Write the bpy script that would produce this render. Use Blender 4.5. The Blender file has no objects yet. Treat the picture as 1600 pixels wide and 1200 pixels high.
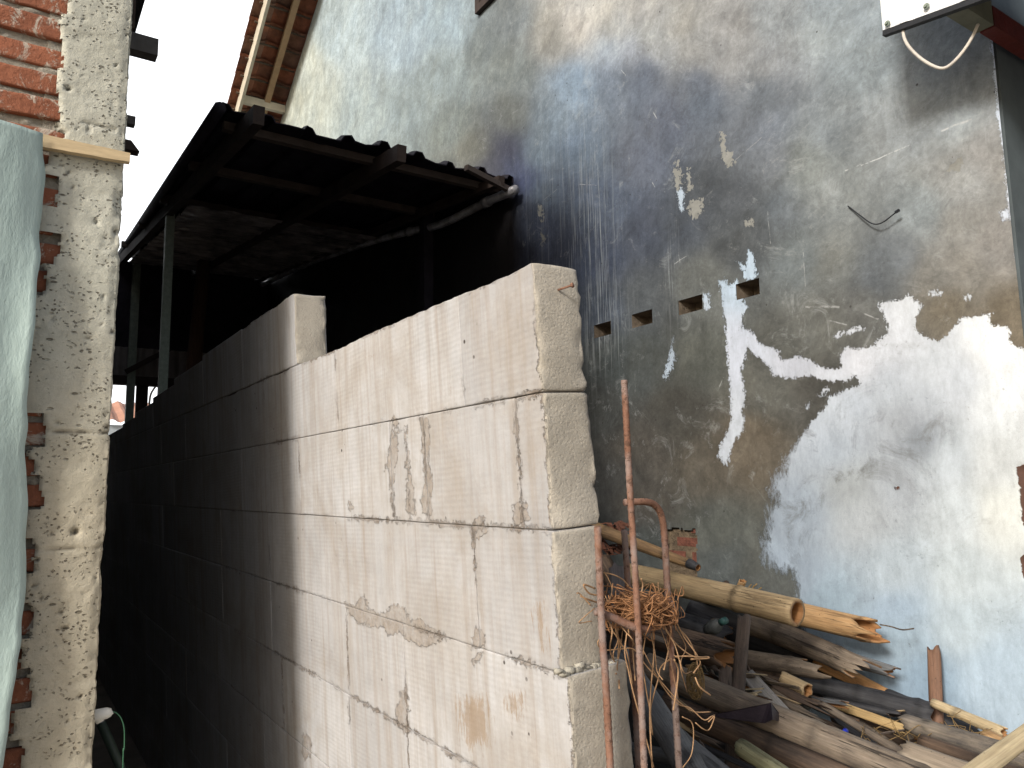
import bpy, math, random
import numpy as np
from mathutils import Vector, Matrix

# ------------------------------------------------------------------ camera / world / sun / exposure
scn = bpy.context.scene
HC = 1.5                                  # eye height above the ground
F_PX, YAW, PITCH, ROLL = 1200.0, math.radians(33.563), math.radians(7.609), math.radians(-0.919)
Fw = np.array([math.sin(YAW)*math.cos(PITCH), math.cos(YAW)*math.cos(PITCH), math.sin(PITCH)])
_R = np.array([math.cos(YAW), -math.sin(YAW), 0.0]); _U = np.cross(_R, Fw)
Rt = math.cos(ROLL)*_R + math.sin(ROLL)*_U
Up = -math.sin(ROLL)*_R + math.cos(ROLL)*_U
EYE = np.array([0.0, 0.0, HC])
cd = bpy.data.cameras.new('camera'); cam = bpy.data.objects.new('camera', cd)
scn.collection.objects.link(cam); scn.camera = cam
cd.sensor_width = 36.0; cd.lens = 36.0*F_PX/1600.0; cd.clip_start = 0.05; cd.clip_end = 500
M = Matrix(((Rt[0], Up[0], -Fw[0], 0), (Rt[1], Up[1], -Fw[1], 0), (Rt[2], Up[2], -Fw[2], HC), (0, 0, 0, 1)))
cam.matrix_world = M

SUN_AZ = (0.92, 0.39)                     # direction the light travels, horizontally
SUN_EL = math.radians(26)
w = bpy.data.worlds.new('World'); scn.world = w; w.use_nodes = True
wn = w.node_tree; bg = wn.nodes['Background']
sky = wn.nodes.new('ShaderNodeTexSky'); sky.sky_type = 'NISHITA'; sky.sun_disc = False
sky.sun_elevation = SUN_EL
sky.sun_rotation = math.atan2(-SUN_AZ[0], -SUN_AZ[1])
sky.air_density = 1.0; sky.dust_density = 4.0; sky.ozone_density = 1.0
# white brightness mixed into part of the blue sky
# (bright patch added over the far alley end, faint elsewhere to dim the alley)
mixw = wn.nodes.new('ShaderNodeMix'); mixw.data_type = 'RGBA'; mixw.inputs[7].default_value = (14.5, 14.8, 15.2, 1)
wtc = wn.nodes.new('ShaderNodeTexCoord'); wno = wn.nodes.new('ShaderNodeVectorMath'); wno.operation = 'NORMALIZE'
wdt = wn.nodes.new('ShaderNodeVectorMath'); wdt.operation = 'DOT_PRODUCT'; wdt.inputs[1].default_value = (.16, .87, .46)
wnz = wn.nodes.new('ShaderNodeTexNoise'); wnz.inputs['Scale'].default_value = 2.5; wnz.inputs['Detail'].default_value = 5
wad = wn.nodes.new('ShaderNodeMath'); wad.operation = 'MULTIPLY_ADD'; wad.inputs[1].default_value = .12
wmr = wn.nodes.new('ShaderNodeMapRange'); wmr.inputs[1].default_value = .74; wmr.inputs[2].default_value = .93; wmr.inputs[3].default_value = .10; wmr.inputs[4].default_value = 1
wn.links.new(wtc.outputs['Generated'], wno.inputs[0]); wn.links.new(wno.outputs[0], wdt.inputs[0]); wn.links.new(wno.outputs[0], wnz.inputs['Vector'])
wn.links.new(wnz.outputs[0], wad.inputs[0]); wn.links.new(wdt.outputs['Value'], wad.inputs[2]); wn.links.new(wad.outputs[0], wmr.inputs[0]); wn.links.new(wmr.outputs[0], mixw.inputs[0])
wn.links.new(sky.outputs[0], mixw.inputs[6]); wn.links.new(mixw.outputs[2], bg.inputs[0])
bg.inputs[1].default_value = 0.10
sd = bpy.data.lights.new('sun', 'SUN'); sd.energy = 3.0; sd.angle = math.radians(11.0); sd.color = (1.0, 0.95, 0.88)
so = bpy.data.objects.new('sun', sd); scn.collection.objects.link(so)
so.rotation_euler = Vector((SUN_AZ[0]*math.cos(SUN_EL), SUN_AZ[1]*math.cos(SUN_EL), -math.sin(SUN_EL))).to_track_quat('-Z', 'Y').to_euler()
so.location = (-3, -2, 6)
scn.view_settings.view_transform = 'Standard'; scn.view_settings.look = 'None'
scn.view_settings.exposure = 0.3; scn.view_settings.gamma = 1.0
scn.render.engine = 'CYCLES'
scn.cycles.use_denoising = True
scn.cycles.max_bounces = 8; scn.cycles.diffuse_bounces = 4

rng = random.Random(7)
# ------------------------------------------------------------------ geometry helpers
def ray(x, y): return Fw + Rt*(x-800)/F_PX + Up*(600-y)/F_PX
def onX(x, y, X): d = ray(x, y); return EYE + d*(X/d[0])
def onY(x, y, Y): d = ray(x, y); return EYE + d*(Y/d[1])
def onD(x, y, D): return EYE + ray(x, y)*D
def onPl(x, y, P, n):
    d = ray(x, y); n = np.array(n, float); return EYE + d*(((np.array(P, float)-EYE)@n)/(d@n))
def proj(P):
    Q = P-EYE; d = np.maximum(Q@Fw, 0.05)
    return 800+F_PX*(Q@Rt)/d, 600-F_PX*(Q@Up)/d

def _hash(ix, iy, iz, seed):
    h = (ix*374761393 + iy*668265263 + iz*2147483647 + seed*1274126177) & 0xffffffff
    h = ((h ^ (h >> 13))*1274126177) & 0xffffffff
    h = ((h ^ (h >> 16))*2246822519) & 0xffffffff
    return ((h ^ (h >> 15)) & 0xffff)/65535.0
def vn(P, scale, seed=0):
    P = np.asarray(P, float)*scale + 1000.0
    I = np.floor(P).astype(np.int64); f = P-I; f = f*f*(3-2*f)
    out = 0
    for a in (0, 1):
        for b in (0, 1):
            for c in (0, 1):
                wgt = (f[..., 0] if a else 1-f[..., 0])*(f[..., 1] if b else 1-f[..., 1])*(f[..., 2] if c else 1-f[..., 2])
                out = out + wgt*_hash(I[..., 0]+a, I[..., 1]+b, I[..., 2]+c, seed)
    return out*2-1
def fbm(P, scale, seed=0, o=3):
    s = 0; a = 1; t = 0
    for k in range(o): s = s+a*vn(P, scale*2**k, seed+k*17); t += a; a *= .5
    return s/t

def mesh(name, V, Fc, mats, parent=None, smooth=True, weld=False, mi=None, attrs=None, M=None):
    V = np.asarray(V, float).reshape(-1, 3); Fc = [tuple(f) for f in Fc] if not isinstance(Fc, np.ndarray) else Fc
    if weld:
        key = np.round(V*20000).astype(np.int64)
        _, first, inv = np.unique(key, axis=0, return_index=True, return_inverse=True)
        inv = inv.reshape(-1); V = V[first]
        if attrs: attrs = {k: (np.asarray(v)[first]) for k, v in attrs.items()}
        nf = []; keep = []
        for k, f in enumerate(Fc):
            g = []
            for i in f:
                j = int(inv[i])
                if j not in g: g.append(j)
            if len(g) > 2: nf.append(g); keep.append(k)
        Fc = nf
        if mi is not None: mi = [mi[k] for k in keep]
    me = bpy.data.meshes.new(name)
    me.from_pydata(V.tolist(), [], [list(map(int, f)) for f in Fc])
    if not isinstance(mats, (list, tuple)): mats = [mats]
    for m in mats: me.materials.append(m)
    if mi is not None: me.polygons.foreach_set('material_index', np.array(mi, dtype=np.int32))
    me.polygons.foreach_set('use_smooth', np.full(len(me.polygons), bool(smooth)))
    if attrs:
        for k, v in attrs.items():
            v = np.asarray(v, float)
            if v.ndim == 1:
                a = me.attributes.new(k, 'FLOAT', 'POINT'); a.data.foreach_set('value', v.astype(np.float32))
            else:
                a = me.attributes.new(k, 'FLOAT_COLOR', 'POINT')
                a.data.foreach_set('color', np.concatenate([v, np.ones((len(v), 1))], 1).astype(np.float32).ravel())
    me.update()
    o = bpy.data.objects.new(name, me); scn.collection.objects.link(o)
    if parent is not None: o.parent = parent
    if M is not None: o.matrix_world = M
    return o
def tag(o, label=None, cat=None, group=None, kind=None):
    if label: o['label'] = label
    if cat: o['category'] = cat
    if group: o['group'] = group
    if kind: o['kind'] = kind
    return o
def thing(name, label, cat, group=None):
    # children are modelled in world space, so the empty stays at the origin and is recorded by its children
    o = bpy.data.objects.new(name, None); scn.collection.objects.link(o)
    return tag(o, label, cat, group)
def rebase(o, loc):
    """move a thing's Empty to its base while its parts stay put"""
    o.location = loc
    for c in o.children:
        c.matrix_parent_inverse = Matrix.Translation(-Vector(loc))

def grid_faces(nu, nv, off=0, flip=False):
    i = np.arange(nu-1)[:, None]*nv + np.arange(nv-1)[None, :]
    i = i.ravel()+off
    q = np.stack([i, i+nv, i+nv+1, i+1], 1)
    return q[:, ::-1] if flip else q
class MB:
    def __init__(s): s.V = []; s.F = []; s.mi = []; s.n = 0
    def add(s, V, Fc, m=0):
        V = np.asarray(V, float).reshape(-1, 3); s.V.append(V)
        for f in Fc: s.F.append([int(i)+s.n for i in f]); s.mi.append(m)
        s.n += len(V)
    def box(s, a, b, m=0, M=None, R=None, c=None):
        x0, y0, z0 = a; x1, y1, z1 = b
        V = np.array([(x0, y0, z0), (x1, y0, z0), (x1, y1, z0), (x0, y1, z0), (x0, y0, z1), (x1, y0, z1), (x1, y1, z1), (x0, y1, z1)], float)
        if R is not None: V = V@np.array(R).T
        if c is not None: V = V+np.array(c)
        s.add(V, [(0, 3, 2, 1), (4, 5, 6, 7), (0, 1, 5, 4), (1, 2, 6, 5), (2, 3, 7, 6), (3, 0, 4, 7)], m)
    def bar(s, p, q, wx, wy, up=(0, 0, 1), m=0):
        p = np.array(p, float); q = np.array(q, float); d = q-p; L = np.linalg.norm(d); d /= L
        u = np.cross(d, np.array(up, float)); u /= np.linalg.norm(u); v = np.cross(u, d)
        V = []
        for e in (p, q):
            for a, b in ((-1, -1), (1, -1), (1, 1), (-1, 1)): V.append(e+u*a*wx/2+v*b*wy/2)
        s.add(V, [(0, 3, 2, 1), (4, 5, 6, 7), (0, 1, 5, 4), (1, 2, 6, 5), (2, 3, 7, 6), (3, 0, 4, 7)], m)
    def tube(s, pts, r, n=8, m=0, ridge=0, closed=False):
        pts = [np.array(p, float) for p in pts]; k = len(pts); rr = r if hasattr(r, '__len__') else [r]*k
        V = []; pu = None
        for i in range(k):
            d = pts[min(i+1, k-1)]-pts[max(i-1, 0)]; d /= (np.linalg.norm(d)+1e-9)
            if pu is None:
                t = np.array([0, 0, 1.]) if abs(d[2]) < .9 else np.array([1., 0, 0]); u = np.cross(d, t)
            else: u = pu-d*(pu@d)
            u /= np.linalg.norm(u); pu = u; v = np.cross(d, u)
            for j in range(n):
                a = 2*math.pi*j/n; V.append(pts[i]+(u*math.cos(a)+v*math.sin(a))*rr[i]*(1+ridge*(i % 2)))
        Fc = [(i*n+j, i*n+(j+1) % n, (i+1)*n+(j+1) % n, (i+1)*n+j) for i in range(k-1) for j in range(n)]
        Fc += [tuple(range(n))[::-1], tuple((k-1)*n+j for j in range(n))]
        s.add(V, Fc, m)
    def build(s, name, mats, parent=None, smooth=False, weld=False, attrs=None):
        return mesh(name, np.concatenate(s.V), s.F, mats, parent, smooth, weld, s.mi, attrs)
def spline(pts, n=8):
    pts = [np.array(p, float) for p in pts]; P = [2*pts[0]-pts[1]]+pts+[2*pts[-1]-pts[-2]]; out = []
    for i in range(1, len(P)-2):
        for k in range(n):
            t = k/n
            out.append(.5*((2*P[i])+(-P[i-1]+P[i+1])*t+(2*P[i-1]-5*P[i]+4*P[i+1]-P[i+2])*t*t+(-P[i-1]+3*P[i]-3*P[i+1]+P[i+2])*t**3))
    out.append(P[-2]); return out
def sdf(px, py, poly):
    """signed distance (positive inside) to a polygon, in the polygon's own units"""
    P = np.array(poly, float); n = len(P); d = np.full(px.shape, 1e9); ins = np.zeros(px.shape, bool)
    for i in range(n):
        x0, y0 = P[i]; x1, y1 = P[(i+1) % n]; ex, ey = x1-x0, y1-y0
        t = np.clip(((px-x0)*ex+(py-y0)*ey)/(ex*ex+ey*ey+1e-9), 0, 1)
        d = np.minimum(d, np.hypot(px-x0-t*ex, py-y0-t*ey))
        c = ((y0 > py) != (y1 > py)) & (px < (x1-x0)*(py-y0)/((y1-y0) if y1 != y0 else 1e-9)+x0)
        ins ^= c
    return np.where(ins, d, -d)
def lin(c): return tuple(((v/255)/12.92 if v <= 10 else ((v/255+.055)/1.055)**2.4) for v in c)
def ctl(px, py, pts, s=30, p=2.2):
    """smooth blend of hand-picked colour samples, sun and shade tones included"""
    num = 0; den = 0
    for x, y, c in pts:
        k = 1/((px-x)**2+(py-y)**2+s*s)**p
        num = num+k[:, None]*np.array(lin(c))[None, :]; den = den+k
    return num/den[:, None]

# ------------------------------------------------------------------ material helpers
class NT:
    def __init__(s, name):
        s.m = bpy.data.materials.new(name); s.m.use_nodes = True; s.t = s.m.node_tree; s.b = s.t.nodes['Principled BSDF']
        s.b.inputs['Specular IOR Level'].default_value = .3
    def L(s, a, b): s.t.links.new(a, b)
    def n(s, ty, **k):
        x = s.t.nodes.new(ty)
        for a, v in k.items(): setattr(x, a, v)
        return x
    def val(s, inp, v):
        if isinstance(v, bpy.types.NodeSocket): s.L(v, inp)
        else: inp.default_value = v
    def co(s, scale=(1, 1, 1), loc=(0, 0, 0), rot=(0, 0, 0), src='Object'):
        t = s.n('ShaderNodeTexCoord'); mp = s.n('ShaderNodeMapping'); s.L(t.outputs[src], mp.inputs[0])
        mp.inputs['Scale'].default_value = scale; mp.inputs['Location'].default_value = loc; mp.inputs['Rotation'].default_value = rot
        return mp.outputs[0]
    def noise(s, scale, detail=4, rough=.6, co=None, dist=0, col=False):
        x = s.n('ShaderNodeTexNoise'); s.L(co if co is not None else s.co(), x.inputs['Vector'])
        x.inputs['Scale'].default_value = scale; x.inputs['Detail'].default_value = detail; x.inputs['Roughness'].default_value = rough
        x.inputs['Distortion'].default_value = dist
        return x.outputs[1 if col else 0]
    def vor(s, scale, co=None, feat='F1', rand=1.0):
        x = s.n('ShaderNodeTexVoronoi', feature=feat); s.L(co if co is not None else s.co(), x.inputs['Vector'])
        x.inputs['Scale'].default_value = scale; x.inputs['Randomness'].default_value = rand
        return x.outputs['Distance']
    def math(s, op, a, b=0.0, c=None, clamp=False):
        x = s.n('ShaderNodeMath', operation=op, use_clamp=clamp); s.val(x.inputs[0], a); s.val(x.inputs[1], b)
        if c is not None: s.val(x.inputs[2], c)
        return x.outputs[0]
    def rng(s, v, a, b, c=0.0, d=1.0):
        x = s.n('ShaderNodeMapRange', clamp=True); s.L(v, x.inputs[0])
        for i, k in enumerate((a, b, c, d)): x.inputs[i+1].default_value = k
        return x.outputs[0]
    def mix(s, f, a, b, mode='MIX'):
        x = s.n('ShaderNodeMix', data_type='RGBA', blend_type=mode); s.val(x.inputs[0], f)
        for i, v in ((6, a), (7, b)):
            if isinstance(v, tuple) and len(v) == 3: v = v+(1,)
            s.val(x.inputs[i], v)
        return x.outputs[2]
    def scalec(s, c, f):   # colour * factor
        x = s.n('ShaderNodeVectorMath', operation='SCALE'); s.val(x.inputs[0], c[:3] if isinstance(c, tuple) else c); s.val(x.inputs[3], f); return x.outputs[0]
    def attr(s, name, fac=True):
        x = s.n('ShaderNodeAttribute', attribute_name=name); return x.outputs['Fac' if fac else 'Color']
    def bump(s, h, dist=.01, strength=1.0, nrm=None):
        x = s.n('ShaderNodeBump'); s.L(h, x.inputs['Height']); x.inputs['Distance'].default_value = dist; x.inputs['Strength'].default_value = strength
        if nrm is not None: s.L(nrm, x.inputs['Normal'])
        return x.outputs[0]
    def out(s, col, rough=.8, nrm=None, metal=0.0, spec=None):
        s.val(s.b.inputs['Base Color'], col if not (isinstance(col, tuple) and len(col) == 3) else col+(1,))
        s.val(s.b.inputs['Roughness'], rough); s.val(s.b.inputs['Metallic'], metal)
        if nrm is not None: s.L(nrm, s.b.inputs['Normal'])
        if spec is not None: s.b.inputs['Specular IOR Level'].default_value = spec
        return s.m

def m_blue():
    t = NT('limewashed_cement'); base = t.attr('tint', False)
    w_ = t.attr('filler'); soft = t.attr('soft'); drip = t.attr('drip')
    big = t.noise(2.2, 7, .68, dist=.6); med = t.noise(9, 6, .7, dist=.4); fine = t.noise(60, 4, .7)
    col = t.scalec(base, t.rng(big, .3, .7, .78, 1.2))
    col = t.scalec(col, t.rng(med, .3, .72, .78, 1.26))
    col = t.scalec(col, t.rng(fine, .25, .75, .86, 1.14))
    m2 = t.noise(21, 9, .82, dist=1.2, co=t.co(loc=(5, 8, 2))); col = t.scalec(col, t.rng(m2, .35, .65, .86, 1.16))
    ed = t.vor(5.5, co=t.co(loc=(1, 2, 3)), feat='DISTANCE_TO_EDGE'); edn = t.noise(4, 8, .8, dist=2.5, co=t.co(loc=(2, 2, 9)))
    col = t.scalec(col, t.rng(edn, .49, .515, .93, 1.05))
    # blue and ochre cast that wanders over the wash
    hue = t.noise(3.1, 5, .6, co=t.co(loc=(5, 3, 1)))
    col = t.mix(t.rng(hue, .5, .68, 0, .22), col, t.mix(1.0, col, (.85, .95, 1.12), 'MULTIPLY'))
    col = t.mix(t.rng(hue, .48, .34, 0, .18), col, t.mix(1.0, col, (1.12, 1.0, .82), 'MULTIPLY'))
    # pale scuffs and efflorescence blotches
    sc = t.noise(6, 10, .82, co=t.co(loc=(2, 7, 3)), dist=1.2)
    col = t.mix(t.rng(sc, .56, .68, 0, .34), col, (.42, .45, .46))
    dk = t.noise(7.5, 9, .8, co=t.co(loc=(9, 1, 4)), dist=.8)
    col = t.mix(t.rng(dk, .6, .7, 0, .28), col, (.06, .06, .065))
    # thin dripping streaks
    st = t.noise(1.0, 5, .75, co=t.co(scale=(1, 85, 2.2)))
    col = t.mix(t.math('MULTIPLY', t.rng(st, .52, .64), t.math('MULTIPLY', drip, .5)), col, (.42, .46, .48))
    st2 = t.noise(1.0, 4, .7, co=t.co(scale=(1, 22, .7), loc=(0, 4, 2)))
    col = t.scalec(col, t.rng(st2, .35, .68, .95, 1.04))
    # pinholes and specks
    v = t.vor(34, co=t.co()); col = t.mix(t.rng(v, .10, .06, 0, .0), col, (.02, .02, .02))
    vs = t.vor(11, co=t.co(loc=(3, 3, 3))); col = t.mix(t.rng(vs, .055, .035, 0, .75), col, (.03, .027, .025))
    # hairline scratches
    y_ = None
    xyz = t.n('ShaderNodeSeparateXYZ'); dn_ = t.noise(6, 3, .6, col=True); va = t.n('ShaderNodeVectorMath', operation='MULTIPLY_ADD'); t.L(dn_, va.inputs[0]); va.inputs[1].default_value = (.02, .02, .02); t.L(t.co(), va.inputs[2]); t.L(va.outputs[0], xyz.inputs[0])
    brk = t.rng(t.noise(38, 4, .7), .4, .56)
    for (x0, y0, x1, y1, wd, amt) in ((1320, 266, 1345, 256, 1.6, .6), (1345, 258, 1420, 226, 1.2, .8), (1472, 206, 1518, 187, 2.0, .8), (1054, 412, 1072, 400, 1.2, .5), (1060, 395, 1062, 410, 1, .5), (1150, 250, 1190, 215, 1, .3), (1295, 500, 1322, 506, 1.5, .4),
        (1255, 478, 1310, 480, 2.2, .35), (1350, 490, 1372, 498, 1.5, .4), (1015, 280, 1022, 292, 1.2, .7), (970, 110, 977, 118, 1.4, .6), (1020, 175, 1026, 185, 1.5, .6), (905, 288, 932, 290, 1.2, .6), (1255, 395, 1258, 450, 1, .4), (1200, 330, 1204, 380, 1.2, .3), (905, 340, 912, 330, 1, .4), (850, 312, 870, 296, 1, .3), (1123, 605, 1130, 590, 1, .5)):
        a = onX(x0, y0, 2.4); b = onX(x1, y1, 2.4); ey, ez = b[1]-a[1], b[2]-a[2]; L2 = ey*ey+ez*ez
        dy = t.math('SUBTRACT', xyz.outputs[1], a[1]+.01); dz = t.math('SUBTRACT', xyz.outputs[2], a[2]+.01)
        tt = t.math('DIVIDE', t.math('ADD', t.math('MULTIPLY', dy, ey), t.math('MULTIPLY', dz, ez)), L2, clamp=True)
        qy = t.math('SUBTRACT', dy, t.math('MULTIPLY', tt, ey)); qz = t.math('SUBTRACT', dz, t.math('MULTIPLY', tt, ez))
        dd = t.math('SQRT', t.math('ADD', t.math('MULTIPLY', qy, qy), t.math('MULTIPLY', qz, qz)))
        k_ = t.math('MULTIPLY', t.rng(dd, wd*.0022, wd*.0007), t.math('MULTIPLY', brk, amt)); col = t.mix(k_, col, (.5, .52, .53))
    # white filler: crisp, ragged edge
    n1 = t.noise(45, 5, .7, dist=.5); n2 = t.noise(9, 12, .85, dist=.8, co=t.co(scale=(1, 1.4, .8)))
    amp1 = t.math('MULTIPLY', t.math('SUBTRACT', t.math('ADD', t.math('MULTIPLY', t.noise(48, 7, .8, dist=1.4), .6), t.math('MULTIPLY', t.noise(1.0, 6, .75, co=t.co(scale=(1, 75, 32), rot=(.35, 0, 0))), .4)), .5), 44.0)
    amp2 = t.math('MULTIPLY', t.math('SUBTRACT', t.math('ADD', t.math('MULTIPLY', n2, .5), t.math('MULTIPLY', t.noise(34, 9, .85, co=t.co(scale=(1, 1.5, .7))), .5)), .5), t.math('MULTIPLY', soft, 150.0))
    d = t.math('ADD', t.math('ADD', w_, amp1), amp2)
    kw = t.math('ADD', 1.2, t.math('MULTIPLY', soft, 14.0)); k = t.math('DIVIDE', t.math('ADD', d, .6), kw, clamp=True)
    thin = t.noise(26, 8, .8, co=t.co(scale=(1, 1, .45), loc=(1, 2, 8)))
    wc = t.mix(t.rng(thin, .35, .65), t.scalec(t.attr('white', False), .82), t.scalec(t.attr('white', False), 1.08))
    patch = t.noise(5.5, 9, .78, co=t.co(loc=(4, 4, 9)), dist=.7)
    wc = t.mix(t.math('MULTIPLY', t.rng(patch, .52, .68, 0, .62), t.attr('thin')), wc, t.scalec(base, .9))
    bl = t.noise(3.2, 8, .75, dist=.4, co=t.co(loc=(8, 2, 6))); wc = t.scalec(wc, t.rng(bl, .3, .7, .88, 1.08))
    brs = t.noise(1.0, 5, .7, co=t.co(scale=(1, 34, 5), loc=(1, 1, 1), rot=(.15, 0, 0))); wc = t.scalec(wc, t.rng(brs, .3, .7, .96, 1.03))
    spk = t.noise(55, 6, .8, co=t.co(loc=(6, 5, 4))); wc = t.mix(t.math('MULTIPLY', t.rng(spk, .58, .68, 0, .55), t.rng(patch, .46, .58)), wc, t.scalec(base, .75))
    col = t.mix(k, col, wc)
    # tan chips where the skin coat is missing, and bare brick
    c_ = t.math('ADD', t.attr('chip'), t.math('MULTIPLY', t.math('SUBTRACT', n1, .5), 34.0))
    kc = t.rng(c_, -.4, .8); col = t.mix(kc, col, t.scalec((.235, .24, .225), t.rng(m2, .3, .7, .75, 1.2)))
    b_ = t.math('ADD', t.attr('bare'), t.math('MULTIPLY', t.math('SUBTRACT', n1, .5), 12.0))
    kb = t.rng(b_, -.4, .8); col = t.mix(kb, col, t.mix(fine, (.13, .06, .04), (.05, .035, .03)))
    sk = t.attr('soot_shade'); col = t.mix(sk, col, (.008, .007, .008))
    h = t.math('ADD', t.math('MULTIPLY', k, .9), t.math('MULTIPLY', med, .9)); h = t.math('ADD', h, t.math('MULTIPLY', t.math('MULTIPLY', thin, k), .5))
    h = t.math('SUBTRACT', h, t.math('MULTIPLY', t.math('ADD', kc, t.math('MULTIPLY', kb, 3.0)), .35))
    h = t.math('ADD', h, t.math('MULTIPLY', fine, .12)); h = t.math('ADD', h, t.math('MULTIPLY', n2, .35))
    nb = t.bump(h, .006, .55)
    return t.out(col, t.rng(big, .3, .7, .5, .78), nb, spec=.25)
def m_aac():
    t = NT('aerated_block'); n = t.noise(3.5, 6, .7, co=t.co(loc=(1, 1, 1))); f = t.noise(140, 3, .7); rnd = t.attr('rnd')
    col = t.mix(rnd, (.405, .405, .415), (.485, .49, .505))
    col = t.scalec(col, t.rng(n, .3, .7, .86, 1.1))
    # saw lines: closely spaced, nearly horizontal
    wv = t.n('ShaderNodeTexWave', wave_type='BANDS', bands_direction='Z', wave_profile='SIN'); t.L(t.co(rot=(.035, 0, 0)), wv.inputs[0])
    wv.inputs['Scale'].default_value = 31; wv.inputs['Distortion'].default_value = 1.6; wv.inputs['Detail'].default_value = 3; wv.inputs['Detail Scale'].default_value = .5
    msk = t.math('MULTIPLY', t.rng(t.noise(4, 4, .6, co=t.co(loc=(6, 2, 2))), .38, .58, .15, 1), t.attr('side'))
    col = t.scalec(col, t.math('SUBTRACT', 1.0, t.math('MULTIPLY', t.math('MULTIPLY', wv.outputs[1], msk), .05)))
    # vertical water stains
    st = t.noise(1.0, 6, .7, co=t.co(scale=(3, 26, 1.3))); col = t.mix(t.rng(st, .46, .68, 0, .6), col, (.30, .255, .21)); bs = t.noise(2.2, 8, .72, co=t.co(loc=(11, 4, 7)), dist=.5); col = t.mix(t.rng(bs, .48, .64, 0, .5), col, (.31, .27, .225))
    st3 = t.noise(1.0, 6, .7, co=t.co(scale=(3, 70, 2.3), loc=(2, 2, 2))); col = t.mix(t.rng(st3, .56, .7, 0, .25), col, (.27, .235, .20))
    # mortar smears
    n1 = t.noise(60, 5, .75, dist=.6); n0 = t.noise(17, 4, .6)
    d = t.math('ADD', t.attr('smear'), t.math('MULTIPLY', t.math('SUBTRACT', n1, .5), 22.0)); d = t.math('ADD', d, t.math('MULTIPLY', t.math('SUBTRACT', n0, .5), 22.0))
    ks = t.rng(d, -.7, .8); col = t.mix(t.math('MULTIPLY', ks, t.rng(t.noise(30, 6, .8, co=t.co(loc=(1, 7, 7))), .35, .6, .25, .9)), col, t.scalec((.285, .25, .218), t.rng(n1, .3, .7, .8, 1.2)))
    # ragged mortar crumbs and lost arrises along the joints
    jn = t.math('ADD', t.attr('jd'), t.math('MULTIPLY', t.math('SUBTRACT', t.noise(38, 7, .85, co=t.co(loc=(3, 1, 1))), .5), .075)); jm = t.math('MULTIPLY', t.rng(t.noise(5, 4, .6, co=t.co(loc=(9, 9, 1))), .46, .6), t.attr('side'))
    kj = t.math('MULTIPLY', t.rng(jn, .0035, .0005), jm); col = t.mix(t.math('MULTIPLY', kj, .8), col, (.20, .165, .135))
    # rub marks of ochre mud
    d2 = t.math('ADD', t.attr('mud'), t.math('MULTIPLY', t.math('SUBTRACT', t.noise(1.0, 6, .8, co=t.co(scale=(10, 95, 14))), .5), 120.0))
    col = t.mix(t.rng(d2, 0, 10, 0, .62), col, (.27, .19, .115))
    sp = t.noise(13, 9, .8, co=t.co(loc=(3, 9, 5))); col = t.mix(t.rng(sp, .62, .72, 0, .6), col, (.27, .20, .135)); gr = t.noise(30, 8, .8, co=t.co(loc=(7, 3, 3))); col = t.scalec(col, t.rng(gr, .3, .7, .9, 1.06))
    dk = t.vor(26, co=t.co()); msk2 = t.rng(t.noise(6, 2, .5, co=t.co(loc=(8, 8, 8))), .6, .66)
    col = t.mix(t.math('MULTIPLY', t.rng(dk, .11, .07), msk2), col, (.06, .05, .045))
    # rough sawn end: greyer, pitted
    e = t.attr('endface'); pits = t.vor(170); pit2 = t.vor(60, co=t.co(loc=(2, 2, 1)))
    col = t.mix(e, col, t.scalec(t.mix(t.rng(n, .35, .65), (.46, .43, .375), (.33, .305, .26)), t.rng(t.noise(25, 6, .75), .3, .7, .85, 1.12)))
    h = t.math('ADD', t.math('MULTIPLY', f, .25), t.math('MULTIPLY', t.math('MULTIPLY', wv.outputs[1], msk), -.07))
    h = t.math('ADD', h, t.math('MULTIPLY', ks, t.math('ADD', .5, n1))); h = t.math('SUBTRACT', h, t.math('MULTIPLY', kj, .8))
    rough = t.math('ADD', t.math('MULTIPLY', t.rng(pits, .0, .5), .35), t.math('MULTIPLY', t.noise(150, 6, .85), .9))
    h = t.math('ADD', h, t.math('MULTIPLY', t.math('MULTIPLY', e, .62), rough))
    return t.out(col, .92, t.bump(h, .0035, .8), spec=.12)
def m_mortar():
    t = NT('mortar'); f = t.noise(60, 6, .75)
    return t.out(t.mix(f, (.12, .10, .085), (.30, .27, .23)), .95, t.bump(f, .004))
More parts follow.
